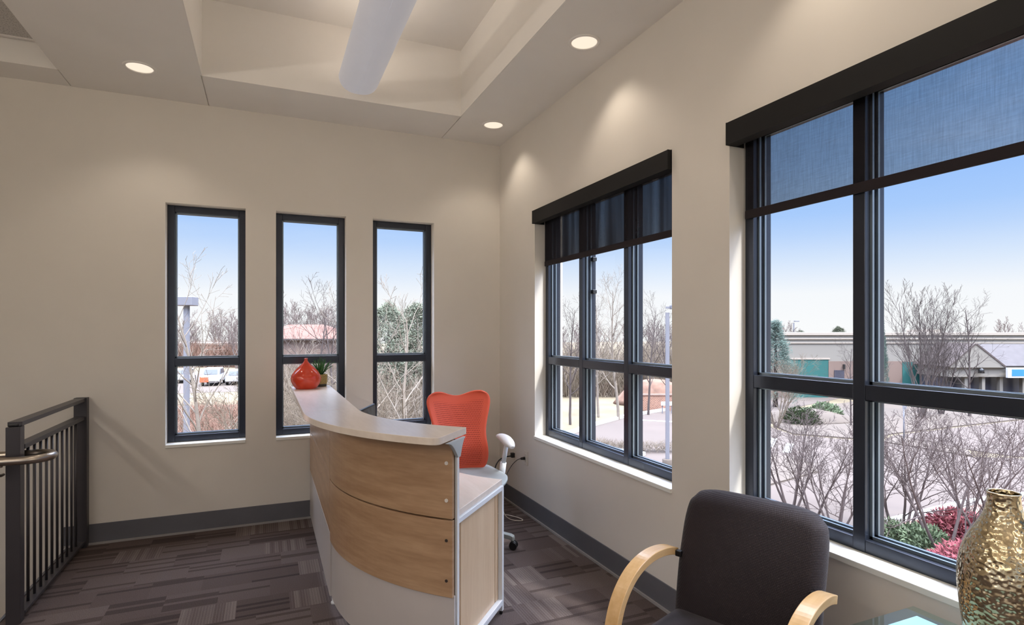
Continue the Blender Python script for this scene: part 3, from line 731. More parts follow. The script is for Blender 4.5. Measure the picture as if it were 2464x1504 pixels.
for a in angs:
    d_ = Vector((math.cos(a), math.sin(a), 0)); s_ = Vector((-d_.y, d_.x, 0)); c = d_ * .350
    mb = MB()
    for q in (-1, 1): mb.tube([c + s_ * q * .006 + Vector((0, 0, .029)), c + s_ * q * .014 + Vector((0, 0, .029)), c + s_ * q * .024 + Vector((0, 0, .029)), c + s_ * q * .027 + Vector((0, 0, .029))], [.0285, .029, .0285, .025], 22)
    mb.tube([c + s_ * -.02 + Vector((0, 0, .034)), c + s_ * .02 + Vector((0, 0, .034))], .027, 18); mb.tube([c + Vector((0, 0, .03)), c + Vector((0, 0, .068))], .010, 10)
    mb.build('caster', M['black'], ch)

# ================================================================= OUTLET, PLUG, CORDS
ot = empty('power_outlet', (W, 4.415, .47), 0, 'ivory wall outlet with a black plug beside the orange chair', 'power outlet')
mb = MB(); mb.box(-.006, 0, -.036, .036, -.060, .060); mb.build('cover_plate', M['outlet'], ot, bevel=.003)
for z in (-.022, .022): mb = MB(); mb.box(-.009, -.004, -.017, .017, z - .015, z + .015); mb.build('socket', M['outlet'], ot, bevel=.003)
pc = empty('charging_cord', (W - .01, 4.43, .465), 0, 'thin cord looping from the outlet down onto the carpet', 'cord')
mb = MB(); mb.tube([(0, 0, .0), (-.035, 0, 0)], [.014, .010], 12); mb.build('plug', M['black'], pc)
pl = [(-.03, 0, 0), (-.07, .0, -.005), (-.13, -.01, -.05), (-.19, -.03, -.13), (-.235, -.06, -.24), (-.25, -.085, -.34), (-.235, -.11, -.42), (-.20, -.135, -.455), (-.16, -.17, -.461), (-.11, -.20, -.461), (-.09, -.16, -.461), (-.13, -.06, -.461), (-.22, .06, -.461), (-.34, .16, -.461), (-.5, .22, -.461)]
def smooth(pts, it=2):
    for _ in range(it):
        q = [pts[0]]
        for a, b in zip(pts, pts[1:]): q += [tuple(.75 * x + .25 * y for x, y in zip(a, b)), tuple(.25 * x + .75 * y for x, y in zip(a, b))]
        pts = q + [pts[-1]]
    return pts
pl = smooth(pl); k = int(len(pl) * .26)
mb = MB(); mb.tube(pl[:k + 1], .0032, 8); mb.build('cable', M['black'], pc); mb = MB(); mb.tube(pl[k:], .0036, 8); mb.build('cable', M['cord'], pc)
pd = empty('power_adapter', (W, 4.665, .445), 0, 'square black power adapter on the wall behind the chair arm', 'power adapter')
mb = MB(); mb.box(-.036, -.004, -.017, .017, -.020, .022); mb.build('body', M['black'], pd, bevel=.004)
mb = MB(); mb.box(-.005, 0, -.030, .030, -.050, .050); mb.build('wall_plate', M['outlet'], pd, bevel=.003)
mb = MB(); mb.tube(smooth([(-.034, 0, -.005), (-.10, 0, -.008), (-.16, -.01, -.03), (-.20, -.02, -.09), (-.21, -.02, -.2), (-.22, .0, -.36), (-.26, .04, -.436), (-.5, .1, -.44)]), .006, 8); mb.build('cable', M['black'], pd)

# ================================================================= ARMCHAIR
AC = math.radians(-69.1)
ac = empty('armchair', (1.455, 1.556, 0), AC, 'dark plum upholstered armchair with bent pale wood arms', 'armchair')
def backfn(co):
    x, y, z = co
    rc = .105; ax_, az_ = abs(x) - (.2725 - rc), z - (.2725 - rc)
    if ax_ > 0 and az_ > 0:                                   # big rounded top corners
        d = math.hypot(ax_, az_); k_ = .4 + .6 * max(ax_, az_) / d
        x = math.copysign(.2725 - rc + ax_ * k_, x); z = .2725 - rc + az_ * k_
    t = (z + .26) / .52
    x *= 1.02 - .05 * max(0, t - .6) ** 1.2 - .03 * (1 - t)
    yy = y + .205 + .13 * t - .015 * math.sin(PI * t) + .035 * (x / .27) ** 2 * 0
    if y < 0: yy -= .018 * (1 - (x / .28) ** 2) * math.sin(PI * min(1, max(0, t)))
    return (x, yy, z + .625 - .012 * (abs(x) / .27) ** 3 * (1 if t > .5 else 0))
cushion('back_cushion', M['plum'], ac, .545, .105, .545, .048, backfn)
def seatfn(co):
    x, y, z = co
    return (x, y - .03, z + .385 + (.014 * (1 - (x / .27) ** 2) * (1 - (y / .26) ** 2) if z > 0 else 0))
cushion('seat_cushion', M['plum'], ac, .535, .50, .105, .045, seatfn)
prof = [(.222, .640), (.18, .654), (.12, .664), (.05, .666), (-.02, .654), (-.08, .630), (-.13, .592), (-.168, .545), (-.194, .485), (-.208, .42), (-.215, .34), (-.220, .2), (-.225, 0)]
fine_ = smooth([(0, a, b) for a, b in prof], 2)
for s in (-1, 1):
    pts = []; fr = []
    for i, (_, y, z) in enumerate(fine_):
        a = fine_[max(0, i - 1)]; b = fine_[min(len(fine_) - 1, i + 1)]
        t = Vector((0, b[1] - a[1], b[2] - a[2])).normalized(); nn = Vector((0, -t.z, t.y))
        pts.append((s * .298, y, z)); fr.append((Vector((1, 0, 0)), nn))
    mb = MB(); mb.strip(pts, fr, .054, .030); mb.build('arm', M['armwood'], ac, bevel=.004, seg=3)
    mb = MB(); mb.box(min(s * .245, s * .272), max(s * .245, s * .272), .198, .220, .628, .652); mb.build('arm_bracket', M['black'], ac, bevel=.003)
    mb = MB(); mb.tube([(s * .25, .27, .60), (s * .25, .25, .36), (s * .25, .29, .0)], .013, 12); mb.build('rear_leg', M['black'], ac)
mb = MB()
for y in (-.19, .20): mb.tube([(-.295, y, .315), (.295, y, .315)], .012, 12)
mb.build('seat_rail', M['black'], ac)

# ================================================================= SIDE TABLE AND BRASS VASE
TX1, TY1, TZ = 1.972, 1.205, .64
tb = empty('side_table', (TX1 - .3, TY1 - .3, 0), 0, 'square glass topped side table under the wide window', 'side table')
mb = MB(); mb.box(-.30, .30, -.30, .30, TZ - .012, TZ); tag(mb.build('table_top', M['tableglass'], tb, bevel=.002), 'clear greenish glass top')
mb = MB(); mb.box(-.272, .272, -.272, .272, TZ - .030, TZ - .0135); tag(mb.build('shelf_panel', M['frosted'], tb, bevel=.003), 'frosted panel under the glass')
for x in (-1, 1):
    for y in (-1, 1): mb = MB(); mb.box(x * .255 - .018, x * .255 + .018, y * .255 - .018, y * .255 + .018, 0, TZ - .03); mb.build('leg', M['white'], tb, bevel=.003)
vx, vy = 1.752, .846
bv = empty('vase', (vx, vy, TZ), 0, 'tall hammered brass vase with a narrow neck on the glass table', 'vase')
pf = [(.055, 0), (.062, .004), (.072, .05), (.084, .12), (.094, .20), (.0985, .26), (.096, .305), (.087, .345), (.072, .38), (.056, .408), (.044, .432), (.0375, .455), (.0345, .475), (.0345, .492)]
fn_ = smooth([(a, 0, b) for a, b in pf], 2)
mb = MB(); mb.lathe([(a, b) for a, _, b in fn_] , n=72, cap=False); mb.lathe([(.0, .006), (.055, .0)], n=40, cap=False); mb.lathe([(.0325, .492), (.0325, .44), (.05, .40), (.07, .36)], n=48, cap=False)
mb.build('body', M['brass'], bv)
mb = MB(); mb.lathe([(.0325, .491), (.0325, .4945), (.0345, .4955), (.0358, .494), (.0352, .490)], n=48, cap=False); mb.build('rim', M['brassrim'], bv)
#OUTSIDE#
# ================================================================= OUTSIDE
M['ground'] = simple('dry_winter_grass', (108, 98, 80), .95, 0, .1, .12, .6)
M['asphalt'] = simple('sun_faded_asphalt', (88, 79, 73), .9, 0, .2, .06, .5)
M['concrete'] = simple('pale_concrete', (88, 79, 71), .85, 0, .2, .05, .8)
M['paint'] = simple('white_road_paint', (190, 188, 184), .7, 0, .2, .02, 2)
M['mulch'] = simple('planting_bed_mulch', (128, 104, 94), .95, 0, .1, .2, 6)
M['redbrush'] = simple('red_brown_brush', (112, 88, 75), .9, 0, .1, .25, 2)
M['paletwig'] = simple('pale_dry_twigs', (104, 93, 80), .9, 0, .1, .2, 3)
M['birch'] = simple('pale_birch_bark', (122, 112, 101), .85, 0, .1, .1, 6)
M['twig'] = simple('grey_brown_bark', (78, 70, 67), .9, 0, .1, .15, 6)
M['darktwig'] = simple('brown_bark', (84, 74, 71), .9, 0, .1, .15, 6)
M['fartwig'] = simple('haze_paled_far_bark', (108, 96, 91), .9, 0, .1, .12, 3)  # bark lightened to put distance haze into the colour
M['pine'] = simple('pine_needles', (104, 108, 92), .8, 0, .2, .3, 3)
M['spruce'] = simple('blue_spruce_needles', (76, 90, 82), .8, 0, .2, .25, 3)
M['shrubgreen'] = simple('juniper_green', (96, 108, 82), .85, 0, .2, .3, 6)
M['shrubred'] = simple('red_barberry', (132, 72, 76), .85, 0, .2, .25, 6)
M['cream'] = simple('cream_stucco', (122, 117, 109), .85, 0, .2, .03, .4)
M['taupeband'] = simple('taupe_cornice', (150, 140, 128), .85, 0, .2, .03, .5)
M['teal'] = simple('teal_overhead_door', (40, 86, 82), .5, 0, .4, .05, .6)
M['shingle'] = simple('grey_shingle', (86, 82, 82), .9, 0, .2, .08, 2)
M['terracotta'] = simple('terracotta_roof', (112, 80, 70), .9, 0, .2, .08, 1)
M['pinkwall'] = simple('pinkish_wall', (112, 95, 86), .9, 0, .2, .05, .5)
M['signblue'] = simple('blue_sign_face', (50, 112, 160), .4, 0, .4, .05, 1)
M['signwhite'] = simple('white_sign_face', (196, 196, 196), .5, 0, .4, .02, 1)
M['darkglass'] = simple('dark_storefront_glass', (58, 58, 68), .3, 0, .5, .2, .6)
M['polegrey'] = simple('grey_lamp_pole', (112, 112, 118), .5, .1, .4, .03, 3)
M['carwhite'] = simple('white_car_paint', (178, 178, 180), .25, 0, .5, .01, 2)
M['carorange'] = simple('orange_car_paint', (186, 92, 62), .25, 0, .5, .02, 2)
M['carglass'] = simple('car_window_glass', (60, 66, 76), .1, 0, .5, .05, 2)
M['tyre'] = simple('black_tyre', (34, 34, 36), .8, 0, .2, .05, 4)
g = G('brown_brick'); g.set(.9, 0, .2)
br = g.n('ShaderNodeTexBrick'); br.inputs['Color1'].default_value = lin(142, 104, 86); br.inputs['Color2'].default_value = lin(120, 86, 72); br.inputs['Mortar'].default_value = lin(170, 150, 136); br.inputs['Scale'].default_value = 3
mp_ = g.n('ShaderNodeMapping'); mp_.inputs['Rotation'].default_value = (PI / 2, 0, 0); g.l(g.obj(), mp_.inputs[0]); g.l(mp_.outputs[0], br.inputs[0]); g.base(br.outputs[0]); M['brick'] = g.m

GZ = -4.0
def flat(name, pts, z, m, label, cat, h=.05):
    mb = MB(); mb.prism([tuple(p[:2]) for p in pts], z - h, z)
    return tag(mb.build(name, m), label, cat, kind='structure')
mb = MB(); mb.box(-160, 240, -140, 260, GZ - .3, GZ - .02)
tag(mb.build('ground', M['ground']), 'dry pale winter grass around the building', 'ground', kind='structure')
flat('road', [(13.2, 25.4), (14, 26.2), (17.7, 28.8), (21.2, 30.8), (26.7, 32.7), (45, 40), (70, 48), (70, 41), (34, 29.5), (27, 24.6), (26, 22), (27.5, 20), (28.5, 18.7), (28.7, 15), (30.2, 14.2), (30.6, 12.6), (44, 13.6), (70, 12), (70, 2), (24, 10.6), (20.6, 10.95), (16.1, 10.7), (10.5, 9.3), (10, 14), (13, 18), (15.5, 21), (14.3, 23.7)], GZ + .0, M['asphalt'], 'grey asphalt road and turning area outside the wide windows', 'road')
flat('road_spur', [(30.3, 15.8), (30.6, 14.2), (44, 14.4), (44, 20.0), (36, 19.9), (31, 19.8)], GZ + .02, M['asphalt'], 'grey asphalt driveway beyond the concrete island', 'road')
flat('path_island', [(14, 15), (16.5, 15.1), (20, 15.8), (21.2, 17.4), (21, 19.2), (18, 19.5), (14.5, 17.6)], GZ + .06, M['concrete'], 'pale island with a rounded end left of the road', 'traffic island', .1)
flat('path_median', [(28.4, 18.8), (28.7, 15), (30.0, 15.9), (30.6, 19.7)], GZ + .06, M['concrete'], 'narrow pale concrete median in the road', 'traffic island', .1)
flat('path_plaza', [(26.2, 22.2), (28.4, 19.4), (31, 20.1), (36, 20.2), (44, 20.2), (70, 19), (70, 36), (46, 31), (34.5, 29.2), (27.4, 24.6)], GZ + .05, M['concrete'], 'pale concrete forecourt of the cream building', 'forecourt', .1)
flat('path_front', [(9.5, 15), (13, 19), (15.2, 21.5), (14, 23.4), (13, 25), (4, 20), (4, 12)], GZ + .04, M['concrete'], 'pale concrete walk close below the wide windows', 'walk', .1)
flat('planting_bed', [(10, 3), (10.5, 9.2), (16.1, 10.5), (20.6, 10.75), (24, 10.4), (24, 2)], GZ + .05, M['mulch'], 'mulched planting bed below the wide window', 'planting bed', .1)
def curb(pts, label):
    mb = MB(); p3 = [Vector((p[0], p[1], GZ + .07)) for p in pts]; fr = []
    for i in range(len(p3)):
        t = (p3[min(i + 1, len(p3) - 1)] - p3[max(i - 1, 0)]).normalized(); fr.append((Vector((-t.y, t.x, 0)), Vector((0, 0, 1))))
    mb.strip(p3, fr, .30, .16); tag(mb.build('kerb', M['paint']), label, 'kerb', kind='structure')
curb([(13.2, 25.5), (14, 26.3), (17.7, 28.9), (21.2, 30.9), (26.7, 32.8)], 'white kerb on the far side of the road seen through the window by the orange chair')
curb([(10.5, 9.3), (16.1, 10.65), (20.6, 10.9), (24, 10.55)], 'white kerb along the planting bed')
curb([(15.5, 21), (14.3, 23.7)], 'white kerb on the near side of the road')
for k in range(4):
    a = Vector((22.0 + k * .95, 18.8 + k * .45)); d_ = Vector((.80, .60)); n_ = Vector((-.6, .8))
    q = [a, a + d_ * 2.4, a + d_ * 2.4 + n_ * .35, a + n_ * .35]
    flat('road_marking', [(p.x - 1 * k * .55, p.y + .9 * k) for p in q], GZ + .012, M['paint'], 'white crosswalk bar, number %d from the near kerb' % (k + 1), 'road marking', .008)
flat('road_marking', [gnd(1541, 1010), gnd(1620, 1014), gnd(1620, 1016.5), gnd(1541, 1012)], GZ + .012, M['paint'], 'thin white lane line in front of the brick wall', 'road marking', .008)
flat('parking_lot', [(-60, 60), (18, 58), (18, 84), (-60, 90)], GZ + .0, M['concrete'], 'pale parking lot with cars seen through the narrow window by the railing', 'parking lot')
flat('brush_field', [(-30, 20), (-2, 18), (14, 24), (14, 46), (-30, 52)], GZ - .0, M['redbrush'], 'red brown field of brush beyond the narrow windows', 'field', .02)
# tan mound and brick wall
def mound(p, rx, ry, h, m, label, rz=0):
    mb = MB(); prof = [(1, 0), (.92, .18), (.75, .5), (.5, .8), (.25, .96), (0, 1)]
    mb.lathe(prof, n=28); mb.v = [(x * rx, y * ry, z * h) for x, y, z in mb.v]
    o = mb.build('mound', m, None, loc=(p[0], p[1], GZ)); o.rotation_euler.z = rz; tag(o, label, 'mound', kind='structure')
mound(site(1935, 35.5), 3.2, 1.8, .75, M['concrete'], 'low sandy mound beyond the crosswalk', -YAW)
mound(site(1575, 44), 3.2, 2.2, 1.9, M['redbrush'], 'brush covered slope behind the brick wall', -YAW)
bw = empty('brick_wall', site(1585, 40), -YAW, 'low dark brown brick entrance wall across the road', 'brick wall')
mb = MB(); mb.box(-1.3, 1.4, 0, .4, 0, 1.05); mb.build('brickwork', M['brick'], bw); mb = MB(); mb.box(-1.35, 1.45, -.04, .44, 1.05, 1.13); mb.build('coping', M['mulch'], bw)
sb = empty('sign_board', site(1606, 38.5), -YAW, 'small white sign board in front of the brick wall', 'sign')
mb = MB(); mb.box(-.42, .42, 0, .06, .55, .80); mb.build('board', M['signwhite'], sb); 
for x in (-.35, .29): mb = MB(); mb.box(x, x + .06, .06, .12, 0, .8); mb.build('post', M['polegrey'], sb)

# lamp posts
def lamp_post(p, h, label, first=[None], rz=0, side=1):
    r = empty('street_lamp', p, rz, label, 'street lamp')
    mb = MB(); mb.box(-.065, .065, -.065, .065, 0, h - .3); mb.build('pole', M['polegrey'], r)
    mb = MB(); mb.box(-.36 * side, .27 * side, -.2, .2, h - .3, h - .02) if side == 1 else mb.box(.12, .72, -.17, .17, h - .16, h); mb.build('lamp_head', M['polegrey'], r, bevel=.02)
    if side != 1: mb = MB(); mb.box(-.06, .14, -.04, .04, h - .14, h - .06); mb.build('arm', M['polegrey'], r)
    mb = MB(); mb.lathe([(.2, 0), (.2, .5), (.17, .52)], n=18); mb.build('footing', M['concrete'], r)
lamp_post(site(449, 17.8), 6.66, 'square grey street lamp outside the narrow window nearest the railing', rz=-YAW)
lamp_post(site(1606, 22.5), 6.6, 'grey street lamp at the edge of the wide window by the orange chair', rz=-YAW, side=2)
lamp_post(site(1910, 80), 7.1, 'far street lamp above the cream building roof', rz=-YAW, side=2)
sp = empty('sign_post', site(2175, 28.3), 0, 'thin grey post on the concrete median', 'post')
mb = MB(); mb.tube([(0, 0, 0), (0, 0, 2.1)], .035, 10); mb.build('pole', M['polegrey'], sp); mb = MB(); mb.box(-.15, .15, -.04, -.03, 1.7, 2.1); mb.build('plate', M['polegrey'], sp)

# cars
def car(p, rz, paint, L_, H_, label):
    r = empty('car', p, rz, label, 'car')
    pf = [(-.5, .28), (-.5, .55), (-.47, .60), (-.36, .64), (-.27, .97), (-.2, 1), (.22, 1), (.36, .66), (.47, .60), (.5, .50), (.5, .28), (.47, .22), (-.47, .22)]
    mb = MB(); secs = []
    for y, q in ((-.86, .97), (-.80, 1), (.80, 1), (.86, .97)): secs += [(x * L_ * (1 if q == 1 else .985), y * (1 if z < .62 else .88), z * H_ * (1 if q == 1 else .985)) for x, z in pf]
    n = len(pf); mb.add(secs, [(i * n + k, i * n + (k + 1) % n, (i + 1) * n + (k + 1) % n, (i + 1) * n + k) for i in range(3) for k in range(n)] + [tuple(range(n)), tuple(range(4 * n - 1, 3 * n - 1, -1))])
    mb.build('body', paint, r, bevel=.03)
    for s in (-1, 1):
        mb = MB(); q = [(-.25 * L_, .68 * H_), (-.20 * L_, .95 * H_), (.20 * L_, .95 * H_), (.31 * L_, .68 * H_)]
        y = s * .775; mb.add([(x, y + s * .06 * (1 if z < .8 * H_ else .7) * 1.0, z) for x, z in q] + [(x, y - s * .1, z) for x, z in q], [(0, 1, 2, 3), (7, 6, 5, 4), (0, 1, 5, 4), (1, 2, 6, 5), (2, 3, 7, 6), (3, 0, 4, 7)])
        mb.build('side_window', M['carglass'], r)
    mb = MB(); mb.add([(.375 * L_, -.66, .70 * H_), (.375 * L_, .66, .70 * H_), (.245 * L_, .6, .96 * H_), (.245 * L_, -.6, .96 * H_)], [(0, 1, 2, 3)]); mb.build('windscreen', M['carglass'], r)
    mb = MB(); mb.add([(-.372 * L_, -.66, .67 * H_), (-.372 * L_, .66, .67 * H_), (-.288 * L_, .6, .94 * H_), (-.288 * L_, -.6, .94 * H_)], [(0, 1, 2, 3)]); mb.build('rear_window', M['carglass'], r)
    for x in (-.32, .32):
        for y in (-.78, .78): mb = MB(); mb.tube([(x * L_, y - .1, .32), (x * L_, y + .1, .32)], .32, 18); mb.build('wheel', M['tyre'], r)
    return r
wg = car(site(514, 60), math.radians(85), M['carwhite'], 4.6, 1.75, 'white wagon with an orange rear corner, parked beyond the narrow window by the railing')
mb = MB(); mb.box(-2.33, -1.2, .80, .885, .40, 1.0); mb.box(-2.34, -2.28, .1, .885, .40, .92); mb.build('orange_panel', M['carorange'], wg, bevel=.02)
car(site(572, 61), math.radians(84), M['carwhite'], 4.6, 1.5, 'white car parked to the right of the white wagon')
car(site(444, 63), math.radians(88), M['carwhite'], 4.5, 1.45, 'white car partly behind the grey street lamp pole')

# buildings
cb = empty('commercial_building', site(2200, 48), -YAW, 'long cream flat roofed building across the road', 'building')
def cbx(name, u0, u1, z0, z1, y0, y1, m):
    k = 48 / 1369; mb = MB(); mb.box((u0 - 2200) * k, (u1 - 2200) * k, y0, y1, z0 - GZ, z1 - GZ); return mb.build(name, m, cb)
cbx('wall', 1835, 2700, GZ, 1.35, 0, 25, M['cream'])
cbx('parapet_band', 1833, 2702, 1.25, 1.47, -.12, 25, M['taupeband']); cbx('parapet_band', 1833, 2702, .90, 1.00, -.10, .2, M['taupeband']); cbx('parapet_band', 1833, 2702, .55, .64, -.08, .2, M['taupeband'])
cbx('brick_base', 1993, 2290, GZ, -.95, -.06, .2, M['pinkwall']); cbx('brick_base', 1835, 1903, GZ, -.95, -.06, .2, M['pinkwall'])
cbx('overhead_door', 1903, 1993, GZ, -.80, -.03, .2, M['teal']); cbx('overhead_door', 2170, 2215, GZ, -1.0, -.09, .2, M['teal'])
cbx('window', 2006, 2030, -3, -1.7, -.1, .2, M['darkglass']); cbx('door_lintel', 1900, 1996, -.80, -.66, -.08, .2, M['taupeband'])
cbx('rooftop_unit', 2360, 2395, 1.4, 1.75, 6, 9, M['taupeband']); cbx('wall_lamp', 2027, 2031, -1.6, -1.2, -.2, 0, M['black'])
ge = empty('entry_pavilion', site(2345, 44), -YAW, 'gabled grey roofed entry pavilion with dark storefront', 'building')
k = 44 / 1369
def gx(u): return (u - 2345) * k
def gz(v): return EYE - (v - 798) * k - GZ
mb = MB(); mb.box(gx(2285), gx(2600), 0, 3.5, gz(907), gz(882)); mb.build('fascia_wall', M['cream'], ge)
mb = MB(); mb.box(gx(2290), gx(2600), .9, 3.5, 0, gz(907)); mb.build('storefront', M['darkglass'], ge)
for u in (2330, 2372, 2415, 2470, 2530): mb = MB(); mb.box(gx(u) - .12, gx(u) + .12, .2, .5, 0, gz(907)); mb.build('column', M['cream'], ge)
mb = MB(); a, b, c = (gx(2278), gz(884)), (gx(2342), gz(829)), (gx(2412), gz(884))
vs = [(a[0], -.25, a[1]), (b[0], -.25, b[1]), (c[0], -.25, c[1]), (a[0], 3.6, a[1]), (b[0], 3.6, b[1]), (c[0], 3.6, c[1])]
mb.add(vs, [(0, 1, 2), (5, 4, 3), (0, 3, 4, 1), (1, 4, 5, 2), (0, 2, 5, 3)]); mb.build('gable', M['cream'], ge)
mb = MB()
for p, q in ((a, b), (b, c)):
    dx_, dz_ = q[0] - p[0], q[1] - p[1]; l_ = math.hypot(dx_, dz_); nx, nz_ = -dz_ / l_ * .12, dx_ / l_ * .12
    mb.add([(p[0], -.29, p[1]), (q[0], -.29, q[1]), (q[0] + nx, -.29, q[1] + nz_), (p[0] + nx, -.29, p[1] + nz_), (p[0], 3.6, p[1]), (q[0], 3.6, q[1]), (q[0] + nx, 3.6, q[1] + nz_), (p[0] + nx, 3.6, p[1] + nz_)], [(0, 1, 2, 3), (7, 6, 5, 4), (0, 4, 5, 1), (2, 6, 7, 3), (1, 5, 6, 2), (0, 3, 7, 4)])
mb.build('gable_trim', M['twig'], ge)
mb = MB(); mb.add([(gx(2345), 1.6, gz(831)), (gx(2620), 1.6, gz(831)), (gx(2620), -.2, gz(882)), (gx(2400), -.2, gz(882))], [(0, 1, 2, 3)])
o = mb.build('roof', M['shingle'], ge); sm = o.modifiers.new('thick', 'SOLIDIFY'); sm.thickness = .1
mb = MB(); mb.box(gx(2412), gx(2475), -.5, -.3, gz(908), gz(884)); mb.build('sign_box', M['signwhite'], ge); mb = MB(); mb.box(gx(2421), gx(2475), -.52, -.5, gz(904), gz(888)); mb.build('sign_face', M['signblue'], ge)
mb = MB(); mb.lathe([(.22, 0), (.17, .3), (.02, .42)], (gx(2352), -.35, gz(897)), 12); mb.build('gable_vent', M['black'], ge)
rb_ = empty('red_roofed_house', site(735, 80), -YAW, 'low house with a terracotta hip roof beyond the red vase', 'building')
k2 = 80 / 1369
mb = MB(); mb.box(-6, 5.5, 0, 9, 0, 4.55); mb.build('wall', M['pinkwall'], rb_)
mb = MB(); mb.add([(-6.5, -.5, 4.55), (6, -.5, 4.55), (6, 9.5, 4.55), (-6.5, 9.5, 4.55), (-4.2, 4.5, 6.6), (1.2, 4.5, 6.6)], [(0, 1, 5, 4), (1, 2, 5), (2, 3, 4, 5), (3, 0, 4), (0, 3, 2, 1)]); mb.build('roof', M['terracotta'], rb_)
mb = MB(); mb.box(-6.5, 6, -.6, -.5, 4.35, 4.56); mb.build('eave', M['twig'], rb_)
lb = empty('low_building', site(500, 112), -YAW, 'long low pinkish building far beyond the parked cars', 'building')
mb = MB(); mb.box(-9, 9, 0, 8, 0, 3.0); mb.build('wall', M['pinkwall'], lb); mb = MB(); mb.box(-9.3, 9.3, -.3, 8.3, 3.0, 3.3); mb.build('roof', M['taupeband'], lb)

# ---- vegetation
def grow(mb, tw, p, d, L_, r, lvl, mx, rng, o):
    n = o['seg'][min(lvl, len(o['seg']) - 1)]; pts = [p.copy()]; rs = [r]; d = d.normalized()
    for i in range(n):
        d = (d + Vector((rng.gauss(0, 1), rng.gauss(0, 1), rng.gauss(0, 1))) * o['jit'] * (.45 if lvl == 0 else 1) + Vector((0, 0, o['up'])) * (1 if lvl else .4)).normalized()
        p = p + d * (L_ / n); pts.append(p.copy()); rs.append(max(o['rmin'], r * (1 - (i + 1) / n * .82)))
    (mb if lvl == 0 else tw).tube(pts, rs, 7 if lvl == 0 else (5 if lvl == 1 else 3), cap=False)
    if lvl >= mx: return
    kids = o['kids'][lvl]; f0 = o['first'] if lvl == 0 else .18
    for k in range(kids):
        t = f0 + (1 - f0) * (k + rng.uniform(.1, .9)) / kids; x = t * n; i = min(n - 1, int(x)); fq = x - i
        q = pts[i].lerp(pts[i + 1], fq); ax = (pts[i + 1] - pts[i]).normalized()
        ph = rng.uniform(0, 2 * PI) if lvl else k * 2.4 + rng.uniform(-.4, .4)
        sd = ax.orthogonal().normalized(); sd = Matrix.Rotation(ph, 3, ax) @ sd
        ang = math.radians(rng.uniform(*o['ang'])); dd = ax * math.cos(ang) + sd * math.sin(ang)
        grow(mb, tw, q, dd, L_ * o['len'][lvl] * (1.15 - .6 * t) * rng.uniform(.75, 1.2), max(o['rmin'], rs[i] * o['thin']), lvl + 1, mx, rng, o)
def bare_tree(name, m, stems, H, seed, o, mx=3):
    rng = random.Random(seed); r = empty(name); t = MB(); w = MB()
    for s in range(stems):
        a = 2 * PI * s / max(1, stems) + rng.uniform(-.4, .4); lean = o['lean'] if stems > 1 else .03
        d = Vector((math.cos(a) * lean, math.sin(a) * lean, 1)); b = Vector((math.cos(a), math.sin(a), 0)) * (.12 if stems > 1 else 0)
        grow(t, w, b, d, H * rng.uniform(.85, 1), o['r'], 0, mx, rng, o)
    t.build('trunk', m, r, recalc=False); w.build('branches', m, r, recalc=False); return r
O1 = dict(seg=(12, 6, 4, 3), jit=.085, up=.07, kids=(17, 6, 4), first=.22, ang=(28, 56), len=(.42, .45, .5), thin=.5, r=.085, rmin=.0045, lean=0)
O2 = dict(seg=(10, 6, 4, 3), jit=.06, up=.10, kids=(16, 7, 5), first=.20, ang=(18, 40), len=(.42, .42, .45), thin=.5, r=.075, rmin=.006, lean=.22)
O3 = dict(seg=(8, 6, 4, 3), jit=.11, up=.05, kids=(8, 6, 4), first=.25, ang=(22, 52), len=(.55, .5, .5), thin=.55, r=.04, rmin=.0042, lean=.42)
P_birch = bare_tree('birch_tree', M['birch'], 1, 7.4, 3, O1)
P_birch2 = bare_tree('birch_tree', M['birch'], 1, 7.4, 11, O1)
P_up = bare_tree('bare_tree', M['twig'], 4, 8.0, 7, O2)
P_slim = bare_tree('bare_tree', M['twig'], 1, 7.5, 21, O1)
P_shrub = bare_tree('bare_shrub', M['darktwig'], 5, 3.0, 5, O3)
P_shrub2 = bare_tree('bare_shrub', M['darktwig'], 4, 3.4, 16, O3)
P_pale = bare_tree('bare_shrub', M['paletwig'], 7, 4.2, 31, dict(O3, kids=(10, 7, 4)))
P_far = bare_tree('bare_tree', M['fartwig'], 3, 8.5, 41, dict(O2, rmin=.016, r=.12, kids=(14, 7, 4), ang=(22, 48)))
used = set()
def plant(proto, u, d, s, rz, label, group=None, z=GZ, cat=None):
    if proto.name in used: r = copy_tree(proto)
    else: r = proto; used.add(proto.name)
    r.location = site(u, d, z); r.scale = (s, s, s); r.rotation_euler = (0, 0, rz)
    for k_ in ('group',):
        if k_ in r: del r[k_]
    return tag(r, label, cat or ('shrub' if 'shrub' in proto.name else 'tree'), group)
plant(P_birch, 492, 15.0, .93, .3, 'pale birch standing beside the grey street lamp')
plant(P_birch2, 958, 11.5, .84, 1.0, 'pale birch close outside the narrow window behind the orange chair')
plant(P_birch2, 900, 13, .80, 3.3, 'pale birch at the left edge of the window behind the orange chair')
plant(P_birch, 1010, 14, .70, 2.2, 'smaller pale birch in front of the right hand pine')
plant(P_slim, 755, 24, .92, .5, 'slim bare tree left of the succulent, in front of the red roofed house')
plant(P_slim, 808, 17, .86, 2.5, 'slim bare tree at the right edge of the window behind the red vase')
plant(P_birch, 700, 22, .70, 4.0, 'pale birch at the left edge of the window behind the red vase')
plant(P_birch2, 1440, 37, 1.05, 2.0, 'pale birch in the second pane column of the window by the orange chair')
plant(P_birch, 1488, 36, 1.18, 1.2, 'tall pale birch beside the second mullion of the window by the orange chair')
plant(P_slim, 1560, 38, .98, .2, 'bare tree to the left of the street lamp by the brick wall')
plant(P_slim, 1372, 34, .96, 5.0, 'bare tree in the first pane column of the window by the orange chair')
plant(P_slim, 1605, 42, .85, 3.0, 'bare tree behind the brick wall street lamp')
